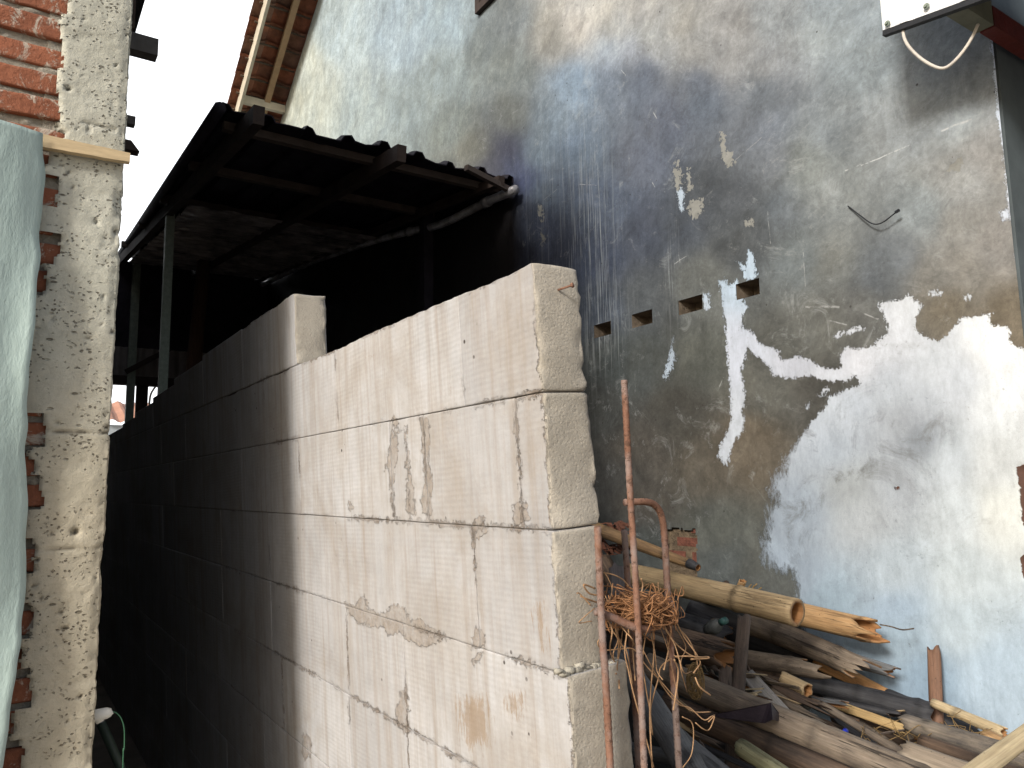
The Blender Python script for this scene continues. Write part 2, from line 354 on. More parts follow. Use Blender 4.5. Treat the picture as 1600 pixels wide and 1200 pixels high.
def m_conc():
    t = NT('rough_column_concrete'); n = t.noise(6, 8, .75, dist=.3); f = t.noise(70, 6, .8)
    z = t.attr('low')
    col = t.mix(t.rng(n, .3, .7), (.44, .44, .375), (.60, .60, .52))
    col = t.mix(z, col, t.mix(t.rng(n, .3, .7), (.40, .36, .275), (.56, .51, .40)))
    col = t.scalec(col, t.rng(f, .25, .75, .86, 1.1))
    cd_ = t.n('ShaderNodeVectorMath', operation='MULTIPLY_ADD'); t.L(t.noise(40, 3, .6, col=True), cd_.inputs[0]); cd_.inputs[1].default_value = (.02, .02, .02); t.L(t.co(scale=(1, 1, 1.25)), cd_.inputs[2])
    pv = t.vor(95, co=cd_.outputs[0]); pm = t.rng(t.noise(16, 4, .7, co=t.co(loc=(4, 4, 4), scale=(1, 1, 1.6))), .46, .6)
    pk = t.math('MULTIPLY', t.rng(pv, .32, .2), pm)
    pv2 = t.vor(38, co=t.co(loc=(1, 5, 2), scale=(.7, 1, 1.6))); pk2 = t.math('MULTIPLY', t.rng(pv2, .2, .12), t.rng(t.noise(9, 2, .5, co=t.co(loc=(1, 8, 3))), .5, .56))
    pk = t.math('MAXIMUM', pk, pk2)
    col = t.mix(t.math('MULTIPLY', pk, .72), col, (.10, .085, .06))
    h = t.math('SUBTRACT', t.math('ADD', t.math('MULTIPLY', f, .8), t.math('MULTIPLY', n, .8)), t.math('MULTIPLY', pk, 1.6))
    h = t.math('SUBTRACT', h, t.math('MULTIPLY', t.attr('pit'), 1.5))
    col = t.mix(t.rng(t.attr('pit'), .15, .8, 0, .85), col, (.07, .06, .045))
    return t.out(col, .93, t.bump(h, .0045, .9), spec=.12)
def m_brick():
    t = NT('fired_brick'); n = t.noise(12, 8, .75); f = t.noise(90, 4, .7)
    col = t.mix(t.rng(n, .3, .7), (.22, .08, .045), (.38, .145, .08)); col = t.scalec(col, t.rng(t.attr('rnd'), 0, 1, .65, 1.15))
    col = t.mix(t.rng(t.noise(20, 8, .8, co=t.co(scale=(1, 1, .6), loc=(2, 2, 2)), dist=1), .53, .6, 0, .85), col, (.50, .46, .39))
    return t.out(col, .9, t.bump(t.math('ADD', f, n), .005, .8))
def m_lump():
    t = NT('mortar_lumps'); n = t.noise(14, 8, .8); f = t.noise(80, 6, .75)
    return t.out(t.scalec(t.mix(t.rng(n, .35, .65), (.30, .27, .22), (.50, .47, .40)), t.rng(f, .3, .7, .8, 1.1)), .95, t.bump(t.math('ADD', f, n), .008))
def m_simple(name, c, rough=.7, var=.2, scale=12, metal=0.0, bump=.003, spec=.3, stretch=(1, 1, 1), c2=None):
    t = NT(name); n = t.noise(scale, 7, .7, co=t.co(scale=stretch))
    col = t.mix(t.rng(n, .3, .7), tuple(v*(1-var) for v in c), c2 if c2 else tuple(v*(1+var) for v in c))
    return t.out(col, rough, t.bump(n, bump), metal, spec)
def m_plastic():
    t = NT('dusty_plastic_sheet'); n = t.noise(5, 7, .65, co=t.co(scale=(1.5, 1, .5))); f = t.noise(35, 5, .7, co=t.co(scale=(1, 1, .4)))
    col = t.mix(t.rng(n, .3, .7), (.35, .45, .43), (.41, .52, .50)); col = t.mix(t.rng(f, .58, .72, 0, .25), col, (.30, .36, .33))
    sp = t.vor(14); col = t.mix(t.rng(sp, .045, .03), col, (.2, .13, .1))
    return t.out(col, .42, t.bump(t.math('ADD', n, t.math('MULTIPLY', f, .3)), .012, .7), spec=.4)
def m_bamboo(name, ca, cb, dark, damt=.5, grey=0.0):
    t = NT(name); l = t.noise(1.0, 7, .72, co=t.co(scale=(70, 70, 3))); n = t.noise(7, 6, .65, co=t.co(scale=(1.2, 1.2, .5))); f = t.noise(1.0, 4, .6, co=t.co(scale=(220, 220, 10)))
    col = t.mix(t.rng(l, .32, .68), ca, cb)
    col = t.mix(t.rng(n, .62-.3*damt, .78-.2*damt, 0, .9), col, dark)
    col = t.scalec(col, t.rng(f, .3, .7, .75, 1.2)); bg_ = t.noise(3.1, 5, .7, co=t.co(scale=(2, 2, .8), loc=(3, 3, 3))); col = t.scalec(col, t.rng(bg_, .3, .7, .62, 1.12))
    col = t.mix(t.attr('node'), col, t.scalec(col, .45))
    ck = t.noise(1.0, 5, .75, co=t.co(scale=(46, 46, 1.6), loc=(4, 2, 0))); kk = t.rng(ck, .57, .61); col = t.mix(t.math('MULTIPLY', kk, min(.9, .05+damt*1.0)), col, tuple(v*.45 for v in dark))
    mo = t.noise(24, 8, .8, co=t.co(loc=(8, 8, 8), scale=(1, 1, .45))); col = t.mix(t.rng(mo, .56, .66, 0, .2+.5*damt), col, dark)
    col = t.mix(t.attr('inner'), col, t.mix(l, (.20, .085, .03), (.42, .22, .09)))
    sp = t.vor(55); col = t.mix(t.rng(sp, .12, .07, 0, .7), col, (.04, .03, .02))
    return t.out(col, .62, t.bump(t.math('SUBTRACT', t.math('ADD', l, t.math('MULTIPLY', f, .5)), t.math('MULTIPLY', kk, .8)), .003, .9), spec=.3)
def m_rust():
    t = NT('rusted_steel'); n = t.noise(30, 7, .75); f = t.noise(9, 5, .7)
    col = t.mix(t.rng(n, .35, .65), (.17, .085, .055), (.30, .17, .12)); col = t.mix(t.rng(f, .46, .6), col, (.27, .21, .19)); fl = t.noise(70, 6, .8); col = t.mix(t.rng(fl, .54, .6, 0, .8), col, (.09, .05, .035))
    return t.out(col, .8, t.bump(n, .0015), .25)
def m_tile():
    t = NT('clay_roof_tile'); n = t.noise(15, 6, .7)
    r = t.attr('rnd'); col = t.mix(r, (.30, .105, .055), (.21, .12, .085)); col = t.scalec(col, t.rng(n, .3, .7, .7, 1.25))
    col = t.mix(t.rng(t.noise(4, 4, .6), .55, .7, 0, .6), col, (.07, .05, .045))
    return t.out(col, .85, t.bump(n, .004))
BLUE, AAC, MORT, CONC, BRICK, LUMP = m_blue(), m_aac(), m_mortar(), m_conc(), m_brick(), m_lump()
PLAST, RUST, TILE = m_plastic(), m_rust(), m_tile()
BAM_TAN = m_bamboo('tan_bamboo', (.38, .275, .155), (.52, .40, .24), (.20, .14, .085), .25)
BAM_ORG = m_bamboo('orange_bamboo', (.36, .21, .095), (.50, .33, .17), (.16, .09, .05), .4)
BAM_GRY = m_bamboo('weathered_bamboo', (.15, .115, .085), (.31, .255, .195), (.05, .04, .035), .8)
BAM_BRN = m_bamboo('brown_bamboo', (.07, .045, .032), (.185, .125, .085), (.02, .016, .015), .8)
BAM_BLK = m_bamboo('charred_bamboo', (.030, .032, .038), (.075, .075, .08), (.012, .012, .016), .7)
BAM_SLT = m_bamboo('slate_bamboo', (.10, .105, .11), (.20, .205, .21), (.04, .04, .045), .5)
PLANK_D = m_bamboo('weathered_plank', (.085, .065, .055), (.19, .15, .125), (.035, .03, .028), .6)
PLANK_R = m_bamboo('red_brown_plank', (.16, .085, .055), (.28, .16, .105), (.08, .045, .035), .4)
PLANK_P = m_bamboo('pale_plank', (.42, .34, .21), (.55, .47, .32), (.30, .22, .13), .1)
PINE = m_simple('planed_pine', (.56, .44, .27), .6, .14, 6, stretch=(3, 30, 30), bump=.001)
DARKWOOD = m_simple('sooty_timber', (.045, .032, .027), .8, .4, 8)
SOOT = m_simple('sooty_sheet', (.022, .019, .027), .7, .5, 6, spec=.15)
GALV = m_simple('grey_green_steel', (.22, .26, .22), .5, .25, 30, .2)
WHITEM = m_simple('white_metal_panel', (.78, .80, .82), .35, .04, 5, 0, .0005, .5)
BEAMG = m_simple('grey_green_beam', (.17, .18, .14), .6, .25, 14)
DARKM = m_simple('dark_metal', (.018, .02, .024), .55, .3, 14)
REDM = m_simple('red_steel', (.13, .025, .022), .5, .3, 20)
BLUEM = m_simple('blue_sheet', (.02, .09, .20), .5, .2, 14)
FRONTM = m_simple('dark_front_wall', (.085, .105, .115), .7, .25, 5)
CABLEM = m_simple('grey_cable', (.52, .49, .44), .45, .15, 25)
CREAMW = m_simple('cream_painted_timber', (.55, .50, .40), .6, .12, 10)
RAFTW = m_simple('brown_rafter', (.36, .24, .14), .7, .2, 8)
PVC = m_simple('white_pipe', (.62, .62, .64), .3, .08, 10, spec=.5)
BUNDLE = m_simple('raffia', (.30, .15, .07), .8, .3, 60)
CORD = m_simple('pale_cord', (.36, .22, .12), .8, .25, 60)
GREENW = m_simple('green_wire', (.06, .18, .10), .4, .1, 10)
FIBRE = m_simple('plant_fibre', (.24, .16, .07), .9, .4, 60)
WHITEP = m_simple('white_plastic', (.66, .66, .62), .4, .05, 10, spec=.5)
GROUND = m_simple('packed_dirt', (.20, .17, .135), .95, .3, 3, bump=.02)
CRUMP = m_simple('dark_plastic_film', (.30, .27, .27), .25, .9, 4, spec=.8)
FARW = m_simple('far_wall', (.50, .56, .60), .8, .1, 2)
BACKL = m_simple('dull_corrugated_sheet', (.20, .18, .17), .6, .2, 5)
BLUECAP = m_simple('blue_plastic', (.01, .03, .42), .3, .05, 10, spec=.5)
TEAL = m_simple('teal_plastic', (.05, .14, .135), .35, .1, 10, spec=.5)

# ------------------------------------------------------------------ ground
mesh('ground', [(-60, -60, 0), (60, -60, 0), (60, 80, 0), (-60, 80, 0)], [(0, 1, 2, 3)], GROUND)['kind'] = 'structure'

# ------------------------------------------------------------------ the plastered house on the right
XW = 2.40; YC = 0.985                    # its alley wall and the near corner
house = thing('plastered_house', 'tall house with a stained grey blue plaster wall, white filler patches and clay tile roof', 'house')
RK0 = (7.07, 4.934+HC); RS = -.668; YR = 4.6
def rake(Y): return RK0[1]+RS*(np.maximum(Y, 2*YR-Y)-RK0[0])
vents = []
for a, b in (((1149, 441), (1187, 461)), ((1059, 466), (1098, 487)), ((986, 489), (1019, 508)), ((927, 506), (954, 524))):
    p = onX(a[0], a[1], XW); q = onX(b[0], b[1], XW)
    vents.append((q[1], p[1], .5*(p[2]+q[2])+.0-.032, .5*(p[2]+q[2])+.032))
ys = np.concatenate([np.arange(YC, 3.5, .009), np.arange(3.5, 9.2, .05)])
zs = np.concatenate([np.arange(0, .75, .05), np.arange(.75, 3.2, .009), np.arange(3.2, 4.0, .03), np.arange(4.0, 8.3, .08)])
def snap(arr, vals):
    for v in vals: arr[np.argmin(abs(arr-v))] = v
    return arr
ys = snap(ys, [v for a in vents for v in a[:2]]); zs = snap(zs, [v for a in vents for v in a[2:]])
YY, ZZ = np.meshgrid(ys, zs, indexing='ij')
rk = rake(YY); over = ZZ > rk; ZZ = np.minimum(ZZ, rk)
P = np.stack([np.full(YY.shape, XW), YY, ZZ], -1)
P[..., 0] += .010*fbm(P*np.array([1, 1, 1]), 1.1, 3, 3)+.0035*fbm(P, 6, 9, 3)
ppx, ppy = proj(np.stack([np.full(YY.shape, XW), YY, ZZ], -1).reshape(-1, 3))
nu, nv = YY.shape
fc = grid_faces(nu, nv)
cy = YY.ravel()[fc].mean(1); cz = ZZ.ravel()[fc].mean(1)
keep = ~over.ravel()[fc].all(1)
for y0, y1, z0, z1 in vents: keep &= ~((cy > y0) & (cy < y1) & (cz > z0) & (cz < z1))
nichepoly = [(1040, 827), (1047, 829), (1052, 824), (1066, 825), (1070, 829), (1084, 828), (1090, 836), (1088, 870), (1090, 905), (1040, 915), (1036, 900), (1041, 865)]
fx = ppx[fc].mean(1); fy = ppy[fc].mean(1)
niche = sdf(fx, fy, nichepoly)+4*fbm(np.stack([fx, fy, fx*0], 1), .12, 5, 2)
keep &= ~(niche > 0)
fc = fc[keep]
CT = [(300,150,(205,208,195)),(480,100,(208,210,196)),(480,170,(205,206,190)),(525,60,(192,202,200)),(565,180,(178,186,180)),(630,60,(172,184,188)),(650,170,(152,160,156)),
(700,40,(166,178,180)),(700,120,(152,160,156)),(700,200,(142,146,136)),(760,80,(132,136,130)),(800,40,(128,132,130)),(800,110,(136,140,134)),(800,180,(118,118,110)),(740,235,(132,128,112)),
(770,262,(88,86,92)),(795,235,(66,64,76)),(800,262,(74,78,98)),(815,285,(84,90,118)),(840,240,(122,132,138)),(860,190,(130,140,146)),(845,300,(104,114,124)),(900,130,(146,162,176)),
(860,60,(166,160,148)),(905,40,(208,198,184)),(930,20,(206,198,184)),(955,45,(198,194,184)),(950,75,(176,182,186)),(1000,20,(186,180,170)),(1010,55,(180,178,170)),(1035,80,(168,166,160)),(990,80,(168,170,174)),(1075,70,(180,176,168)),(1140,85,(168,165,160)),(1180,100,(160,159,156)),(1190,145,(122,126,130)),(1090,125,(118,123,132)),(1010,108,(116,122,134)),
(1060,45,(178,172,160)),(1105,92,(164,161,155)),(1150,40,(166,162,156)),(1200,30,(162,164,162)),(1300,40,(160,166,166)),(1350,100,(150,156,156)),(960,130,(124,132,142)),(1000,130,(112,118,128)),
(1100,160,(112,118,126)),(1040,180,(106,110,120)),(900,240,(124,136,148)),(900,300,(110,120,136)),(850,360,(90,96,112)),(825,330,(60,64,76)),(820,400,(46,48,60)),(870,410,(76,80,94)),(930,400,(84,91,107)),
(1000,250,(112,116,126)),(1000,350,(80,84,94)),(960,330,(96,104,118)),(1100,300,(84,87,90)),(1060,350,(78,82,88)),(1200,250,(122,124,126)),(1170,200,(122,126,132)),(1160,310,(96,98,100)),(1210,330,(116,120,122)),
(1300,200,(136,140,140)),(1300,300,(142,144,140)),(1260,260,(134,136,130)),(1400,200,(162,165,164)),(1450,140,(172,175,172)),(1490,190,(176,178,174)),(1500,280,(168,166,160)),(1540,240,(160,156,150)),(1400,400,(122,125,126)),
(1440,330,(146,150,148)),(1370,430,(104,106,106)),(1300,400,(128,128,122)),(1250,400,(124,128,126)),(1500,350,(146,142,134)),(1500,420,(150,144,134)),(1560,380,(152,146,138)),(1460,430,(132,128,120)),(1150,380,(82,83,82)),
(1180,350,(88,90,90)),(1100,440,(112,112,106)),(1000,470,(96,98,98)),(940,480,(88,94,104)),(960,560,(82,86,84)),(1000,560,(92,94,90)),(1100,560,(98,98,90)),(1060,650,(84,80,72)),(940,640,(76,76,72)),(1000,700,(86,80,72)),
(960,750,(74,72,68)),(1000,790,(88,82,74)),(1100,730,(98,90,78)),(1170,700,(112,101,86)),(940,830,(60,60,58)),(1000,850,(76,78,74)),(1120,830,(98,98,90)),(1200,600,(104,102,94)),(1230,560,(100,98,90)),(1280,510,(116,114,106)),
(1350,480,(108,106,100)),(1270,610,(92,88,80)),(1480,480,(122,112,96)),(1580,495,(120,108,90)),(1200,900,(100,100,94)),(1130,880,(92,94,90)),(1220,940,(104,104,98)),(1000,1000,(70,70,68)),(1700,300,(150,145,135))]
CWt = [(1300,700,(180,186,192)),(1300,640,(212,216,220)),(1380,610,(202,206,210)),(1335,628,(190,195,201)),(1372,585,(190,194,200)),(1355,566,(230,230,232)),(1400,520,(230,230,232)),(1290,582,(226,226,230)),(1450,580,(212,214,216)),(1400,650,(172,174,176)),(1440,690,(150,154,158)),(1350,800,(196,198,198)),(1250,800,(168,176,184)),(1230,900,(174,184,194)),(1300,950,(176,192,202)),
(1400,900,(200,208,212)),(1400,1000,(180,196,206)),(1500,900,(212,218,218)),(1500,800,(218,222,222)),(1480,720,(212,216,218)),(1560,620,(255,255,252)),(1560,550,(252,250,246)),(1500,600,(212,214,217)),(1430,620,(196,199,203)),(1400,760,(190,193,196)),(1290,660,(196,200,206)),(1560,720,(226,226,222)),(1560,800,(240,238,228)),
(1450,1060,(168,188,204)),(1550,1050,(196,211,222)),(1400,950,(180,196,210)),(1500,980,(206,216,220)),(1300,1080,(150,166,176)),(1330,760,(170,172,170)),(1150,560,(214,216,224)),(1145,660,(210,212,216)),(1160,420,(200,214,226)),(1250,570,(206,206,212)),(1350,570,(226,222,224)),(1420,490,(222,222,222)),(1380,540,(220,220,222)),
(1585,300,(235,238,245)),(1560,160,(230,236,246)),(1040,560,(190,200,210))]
tint = ctl(ppx, ppy, CT, 22)*np.array([.645, .70, .77]); white = ctl(ppx, ppy, CWt, 30)*np.array([.70, .755, .82])  # wall stains, plus sunlit and shaded tones painted into the colours
WP = [[(1124,440),(1134,436),(1137,446),(1153,434),(1154,440),(1150,460),(1160,466),(1166,480),(1164,488),(1158,493),(1158,505),(1155,514),(1164,515),(1172,517),(1173,528),(1168,540),(1163,560),(1158,580),(1161,600),(1163,618),(1160,640),(1163,662),(1160,675),(1149,687),(1142,705),(1137,727),(1128,722),(1120,711),(1124,695),(1134,680),(1142,655),(1141,618),(1138,575),(1134,540),(1133,510),(1131,490),(1129,465),(1126,455)],
[(1152,408),(1166,416),(1168,390),(1178,398),(1182,434),(1166,438),(1160,424)],
[(1160,520),(1172,516),(1185,535),(1200,540),(1215,549),(1221,563),(1243,556),(1263,560),(1275,570),(1289,576),(1311,577),(1313,552),(1323,541),(1335,546),(1360,542),(1385,521),(1385,504),(1380,490),(1370,474),(1390,472),(1413,467),(1418,459),(1426,466),(1441,476),(1432,493),(1430,510),(1436,525),(1400,560),(1343,600),(1334,587),(1320,596),(1292,594),(1265,588),(1235,591),(1209,587),(1200,572),(1173,549)],
[(1334,586),(1360,575),(1400,530),(1428,515),(1464,535),(1479,524),(1504,495),(1530,495),(1550,488),(1547,507),(1578,512),(1580,535),(1600,546),(1750,560),(1750,1300),(1280,1300),(1258,1000),(1246,937),(1235,895),(1210,892),(1190,880),(1195,790),(1201,784),(1204,739),(1215,736),(1226,710),(1249,682),(1266,660),(1292,634),(1294,620),(1343,600)],
[(1301,528),(1303,522),(1345,508),(1349,514),(1310,526)], [(1275,619),(1290,604),(1295,608),(1284,618)], [(1255,636),(1265,627),(1261,641)],
[(1036,590),(1041,570),(1050,531),(1054,560),(1047,580),(1040,592)], [(1099,461),(1109,457),(1106,475),(1113,479),(1102,484),(1099,479)],
[(1451,455),(1465,452),(1471,460),(1455,464)], [(1510,462),(1517,460),(1516,467),(1510,467)],
[(1548,60),(1553,60),(1562,150),(1574,250),(1588,320),(1600,390),(1605,470),(1598,470),(1590,420),(1580,345),(1576,330),(1570,250),(1557,170)],
[(1562,330),(1584,322),(1586,345),(1568,350)], [(1590,400),(1606,395),(1606,480),(1596,470)],
[(1530,620),(1620,610),(1620,650),(1540,655)], [(1066,330),(1068,300),(1063,293),(1058,300),(1062,325)]]
filler = np.full(ppx.shape, -60.0)
for p in WP: filler = np.maximum(filler, sdf(ppx, ppy, p))
filler = np.clip(filler, -60, 60)
def blob(x, y, rx, ry=None): return np.exp(-(((ppx-x)/rx)**2+((ppy-y)/(ry or rx))**2))
soft = np.clip(blob(1215, 790, 45, 110)+blob(1190, 850, 40, 80)+blob(1245, 950, 40, 60)*.6+blob(1050, 510, 22, 30)*.7+blob(1590, 350, 25, 60)*.5, 0, 1)
thin = np.clip(.35+blob(1430, 670, 60, 60)*1.2+blob(1290, 720, 70, 80)+blob(1240, 800, 50, 90)*1.0+blob(1340, 770, 30, 30)+blob(1560, 800, 40, 40)*.5-blob(1520, 600, 60, 80)-blob(1250, 570, 80, 20)-blob(1150, 600, 20, 100), 0, 1.2)
drip = np.clip(blob(925, 380, 32, 170)*1.2+blob(870, 330, 50, 120)*.45+blob(945, 500, 30, 60)*.9+blob(1050, 430, 9, 80)*.8+blob(1480, 150, 120, 60)*.3, 0, 1.2)
CP = [[(1055,252),(1060,248),(1063,275),(1061,300),(1055,298),(1052,280)], [(1074,262),(1080,285),(1082,300),(1072,300)], [(1074,318),(1085,310),(1097,312),(1096,330),(1086,343),(1076,336)],
[(1125,206),(1134,210),(1132,235),(1145,240),(1147,255),(1138,262),(1128,245)], [(1478,268),(1495,242),(1505,255),(1500,266)], [(842,322),(847,322),(847,346),(842,342)], [(1165,345),(1178,342),(1176,355),(1165,352)], [(845,365),(853,370),(848,382)]]
chip = np.full(ppx.shape, -40.0)
for p in CP: chip = np.maximum(chip, sdf(ppx, ppy, p))
BP = [[(1592,745),(1620,735),(1620,830),(1600,830),(1595,790)], [(1594,872),(1620,850),(1620,910),(1598,905)], [(1588,730),(1612,720),(1612,765),(1594,760)], [(1397,760),(1403,759),(1408,764),(1400,766)], [(1487,243),(1490,248),(1486,252)]]
bare = np.full(ppx.shape, -40.0)
for p in BP: bare = np.maximum(bare, sdf(ppx, ppy, p))
Pn = np.stack([P[..., 0].ravel()*0, YY.ravel(), ZZ.ravel()], 1)
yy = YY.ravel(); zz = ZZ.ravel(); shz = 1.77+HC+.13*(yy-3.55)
soot_shade = np.clip((yy-3.46+.05*fbm(Pn, 3, 4))/.14, 0, 1)*np.clip((shz+.02-zz)/.06, 0, 1)  # soot plus the shed roof's shade, painted black on the wall
pit = (np.clip(bare, 0, 6)/6)*.01
P[..., 0] += pit.reshape(P.shape[:2])
used = np.zeros(nu*nv, bool); used[fc.ravel()] = True; remap = np.cumsum(used)-1
A = lambda v: np.asarray(v)[used]
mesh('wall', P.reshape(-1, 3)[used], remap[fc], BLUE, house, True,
     attrs=dict(tint=A(tint), white=A(white), filler=A(filler), soft=A(soft), thin=A(thin), drip=A(drip), chip=A(chip), bare=A(bare), soot_shade=A(soot_shade)))
# masonry behind the alley wall, the shaded front and the vent pockets
for (y0, y1, z0, z1) in vents:
    m = MB(); D = .11; x0 = XW-.012
    V = [(x0, y0, z0), (x0, y1, z0), (x0, y1, z1), (x0, y0, z1), (XW+D, y0, z0), (XW+D, y1, z0), (XW+D, y1, z1), (XW+D, y0, z1)]
    V = np.array(V); V[:4, 0] = XW+.004
    m.add(V, [(4, 5, 6, 7), (0, 1, 5, 4), (3, 7, 6, 2), (0, 4, 7, 3), (1, 2, 6, 5)])
    m.build('vent_hole', m_simple('vent_mortar', (.16, .13, .10), .95, .35, 40, bump=.01) if not bpy.data.materials.get('vent_mortar') else bpy.data.materials['vent_mortar'], house)
m = MB()
for zf in [(0, 5.3)]:
    m.box((XW+.02, YC, 0), (5.2, YC+.10, 4.7))
m.build('front_wall', FRONTM, house)
m = MB(); m.box((XW+.2, YC+.2, 0), (XW+.24, 8.9, 5.0)); m.build('inner_wall', FRONTM, house)
# niche of bare brick
m = MB(); c0 = onX(1065, 868, XW)
yA, yB, zA, zB = c0[1]-.16, c0[1]+.17, c0[2]-.2, c0[2]+.2
m.box((XW+.021, yA-.04, zA-.04), (XW+.09, yB+.04, zB+.04), 1)
z = zA; k = 0
while z < zB:
    y = yA-.1+(k % 2)*.085
    while y < yB:
        j = rng.uniform(-.006, .006); jj = rng.uniform(-.008, .008)
        if (k, int(y*9)) and rng.random() < .62: m.box((XW+.018+j*.5, max(y, yA-.03)+jj, z+rng.uniform(0, .006)), (XW+.05, min(y+.13, yB+.03)+jj, z+.042), 0)
        y += .168
    z += .058; k += 1
V = np.concatenate(m.V); m.build('exposed_brick', [m_simple('dull_brick', (.15, .058, .04), .9, .5, 30, bump=.02), m_simple('old_mortar', (.14, .105, .07), .95, .6, 26, bump=.03)], house)
# gable roof: tiles seen from below
eb = np.array([0, .8315, -.5555]); nn = np.array([0, .5555, .8315]); O = np.array([XW, RK0[0], RK0[1]])
def rp(a, b, h): return O+np.array([a, 0, 0])+eb*b+nn*h
V = []; Fc = []; rr = []; off = 0; trng = random.Random(3)
for ib in range(-13, 9):
    for ia in range(-3, 8):
        a0 = -.57+(ia+3)*.19; b0 = ib*.205; rv = trng.random(); jz = trng.uniform(-.004, .004)
        u = np.linspace(0, 1, 7); v = np.linspace(0, 1, 3)
        for uu in u:
            for vv in v:
                h = .075+.022*math.sin(uu*2*math.pi*.92+.4)+.028*vv+jz
                V.append(rp(a0+uu*.205, b0+vv*.25, h))
        gf = grid_faces(7, 3, off); Fc += gf.tolist()
        # thickness
        n0 = len(V)
        for uu in u:
            for vv in v:
                h = .075+.022*math.sin(uu*2*math.pi*.92+.4)+.028*vv+jz+.012
                V.append(rp(a0+uu*.205, b0+vv*.25, h))
        Fc += grid_faces(7, 3, n0, True).tolist()
        for i in range(6): Fc.append((off+i*3+2, off+(i+1)*3+2, n0+(i+1)*3+2, n0+i*3+2))
        for i in range(2): Fc.append((off+i, off+i+1, n0+i+1, n0+i))
        rr += [rv]*42; off = len(V)
roof = mesh('roof', V, Fc, TILE, house, True, attrs=dict(rnd=np.array(rr)))
m = MB()
p0 = rp(-.6, -2.85, .14)
Rn = np.array([[1.83, YR, rake(np.array(YR))+.16], [5.5, YR, rake(np.array(YR))+.16], [5.5, .3, rake(np.array(.3))+.12], [1.83, .3, rake(np.array(.3))+.12]])
m.add(np.concatenate([Rn, Rn-[0, 0, .05]]), [(0, 1, 2, 3), (7, 6, 5, 4), (0, 3, 7, 4), (3, 2, 6, 7)])
m.build('roof_slope', TILE, house); m = MB()
m.add(np.array([rp(1.5, -2.9, .13), rp(3.2, -2.9, .13), rp(3.2, 1.8, .13), rp(1.5, 1.8, .13)]), [(0, 1, 2, 3)])
m.build('roof_slope', TILE, house)
m = MB(); m.bar(rp(-.47, -2.9, .0), rp(-.47, 1.75, .0), .03, .15, nn); m.build('barge_board', CREAMW, roof)
m = MB(); m.bar(rp(-.20, -2.9, .01), rp(-.20, 1.55, .01), .06, .05, nn); m.build('rafter', RAFTW, roof)
for ib in range(-13, 9):
    pass
m = MB()
for ib in range(-13, 9): m.bar(rp(-.52, ib*.205+.03, .062), rp(0, ib*.205+.03, .062), .018, .016, nn)
m.build('tile_battens', m_simple('old_batten', (.10, .075, .055), .9, .3, 20), roof)
pb = onPl(383, 150, O, nn); m = MB()
m.bar((1.93, pb[1]+.02, pb[2]-.035), (XW+.03, pb[1]+.02, pb[2]-.035), .055, .085, (0, 0, 1)); m.build('purlin', CREAMW, roof)
# small grille near the top of the wall
gp = onX(800, 2, XW)
m = MB(); g0, g1 = onX(905, -5, XW)[1], onX(748, 6, XW)[1]; gz = onX(830, -2, XW)[2]+.20
vw = None
m.box((XW-.03, g0, gz+.02), (XW+.01, g1, gz+.07))
m.box((XW-.03, g0, gz+.42), (XW+.01, g1, gz+.47)); m.box((XW-.03, g0, gz+.07), (XW+.01, g0+.05, gz+.42)); m.box((XW-.03, g1-.05, gz+.07), (XW+.01, g1, gz+.42))
wf = m.build('window', DARKWOOD, house)
m = MB()
for k in range(1, 9): y = g0+(g1-g0)*k/9; m.box((XW-.025, y-.012, gz+.07), (XW-.01, y+.012, gz+.42))
m.build('window_bar', CREAMW, wf)
# wire stub poking out of the plaster
pts = [onX(1325, 322, XW-.004), onX(1342, 335, XW-.012), onX(1362, 349, XW-.02), onX(1378, 348, XW-.03), onX(1401, 331, XW-.035)]
m = MB(); m.tube(spline(pts, 5), .0022, 6); m.tube([onX(1399, 332, XW-.035), onX(1405, 328, XW-.036)], .005, 6); m.build('wire_stub', DARKM, house)
rebase(house, (XW, 5.0, 0))

# ------------------------------------------------------------------ awning over the house front, with its cable
aw = thing('metal_awning', 'metal awning with a white screwed fascia and grey red frame above the wall corner', 'awning')
XA = 2.10; pL = onX(1380, 54, XA); pB = onX(1472, 21, XA)
zb = pB[2]
m = MB(); yL = pL[1]; y9 = -1.3
def zl(y): return pB[2]+(pL[2]-pB[2])*(y-pB[1])/(pL[1]-pB[1])
x_ = XA
prof = []; yv = yL
ribs = np.linspace(yL, y9, 130); V = []; Fc = []
for i, y in enumerate(ribs):
    o_ = .006 if (i % 9) in (3, 4) else 0
    V += [(x_-o_, y, zl(y)+.012), (x_-o_, y, zl(y)+.5), (x_-o_+.004, y, zl(y)+.5), (x_-o_+.004, y, zl(y)+.012)]
for i in range(len(ribs)-1):
    for j in range(4): Fc.append((i*4+j, (i+1)*4+j, (i+1)*4+(j+1) % 4, i*4+(j+1) % 4))
Fc += [(0, 1, 2, 3)]
fas = mesh('fascia_panel', V, Fc, WHITEM, aw, False)
for (sx, sy) in ((1387, 37), (1448, 10)):
    c = onX(sx, sy, XA-.006); m = MB(); m.tube([c, c+[-.004, 0, 0]], .0085, 10); m.tube([c+[-.004, 0, 0], c+[-.009, 0, 0]], .0045, 6); m.build('screw', GALV, fas)
m = MB(); m.bar((XA+.006, yL, zl(yL)+.004), (XA+.006, y9, zl(y9)+.004), .018, .016, (0, 0, 1)); m.build('edge_trim', DARKM, aw)
yb = pB[1]
xr_ = onY(1556, 70, yb-.05)[0]
m = MB(); m.box((XA+.015, yb-.05, zb+.0), (xr_, yb, zb+.085)); m.build('cross_beam', BEAMG, aw)
m = MB(); m.box((xr_+.001, yb-.052, zb-.004), (3.4, yb-.012, zb+.06)); m.build('red_beam', REDM, aw)
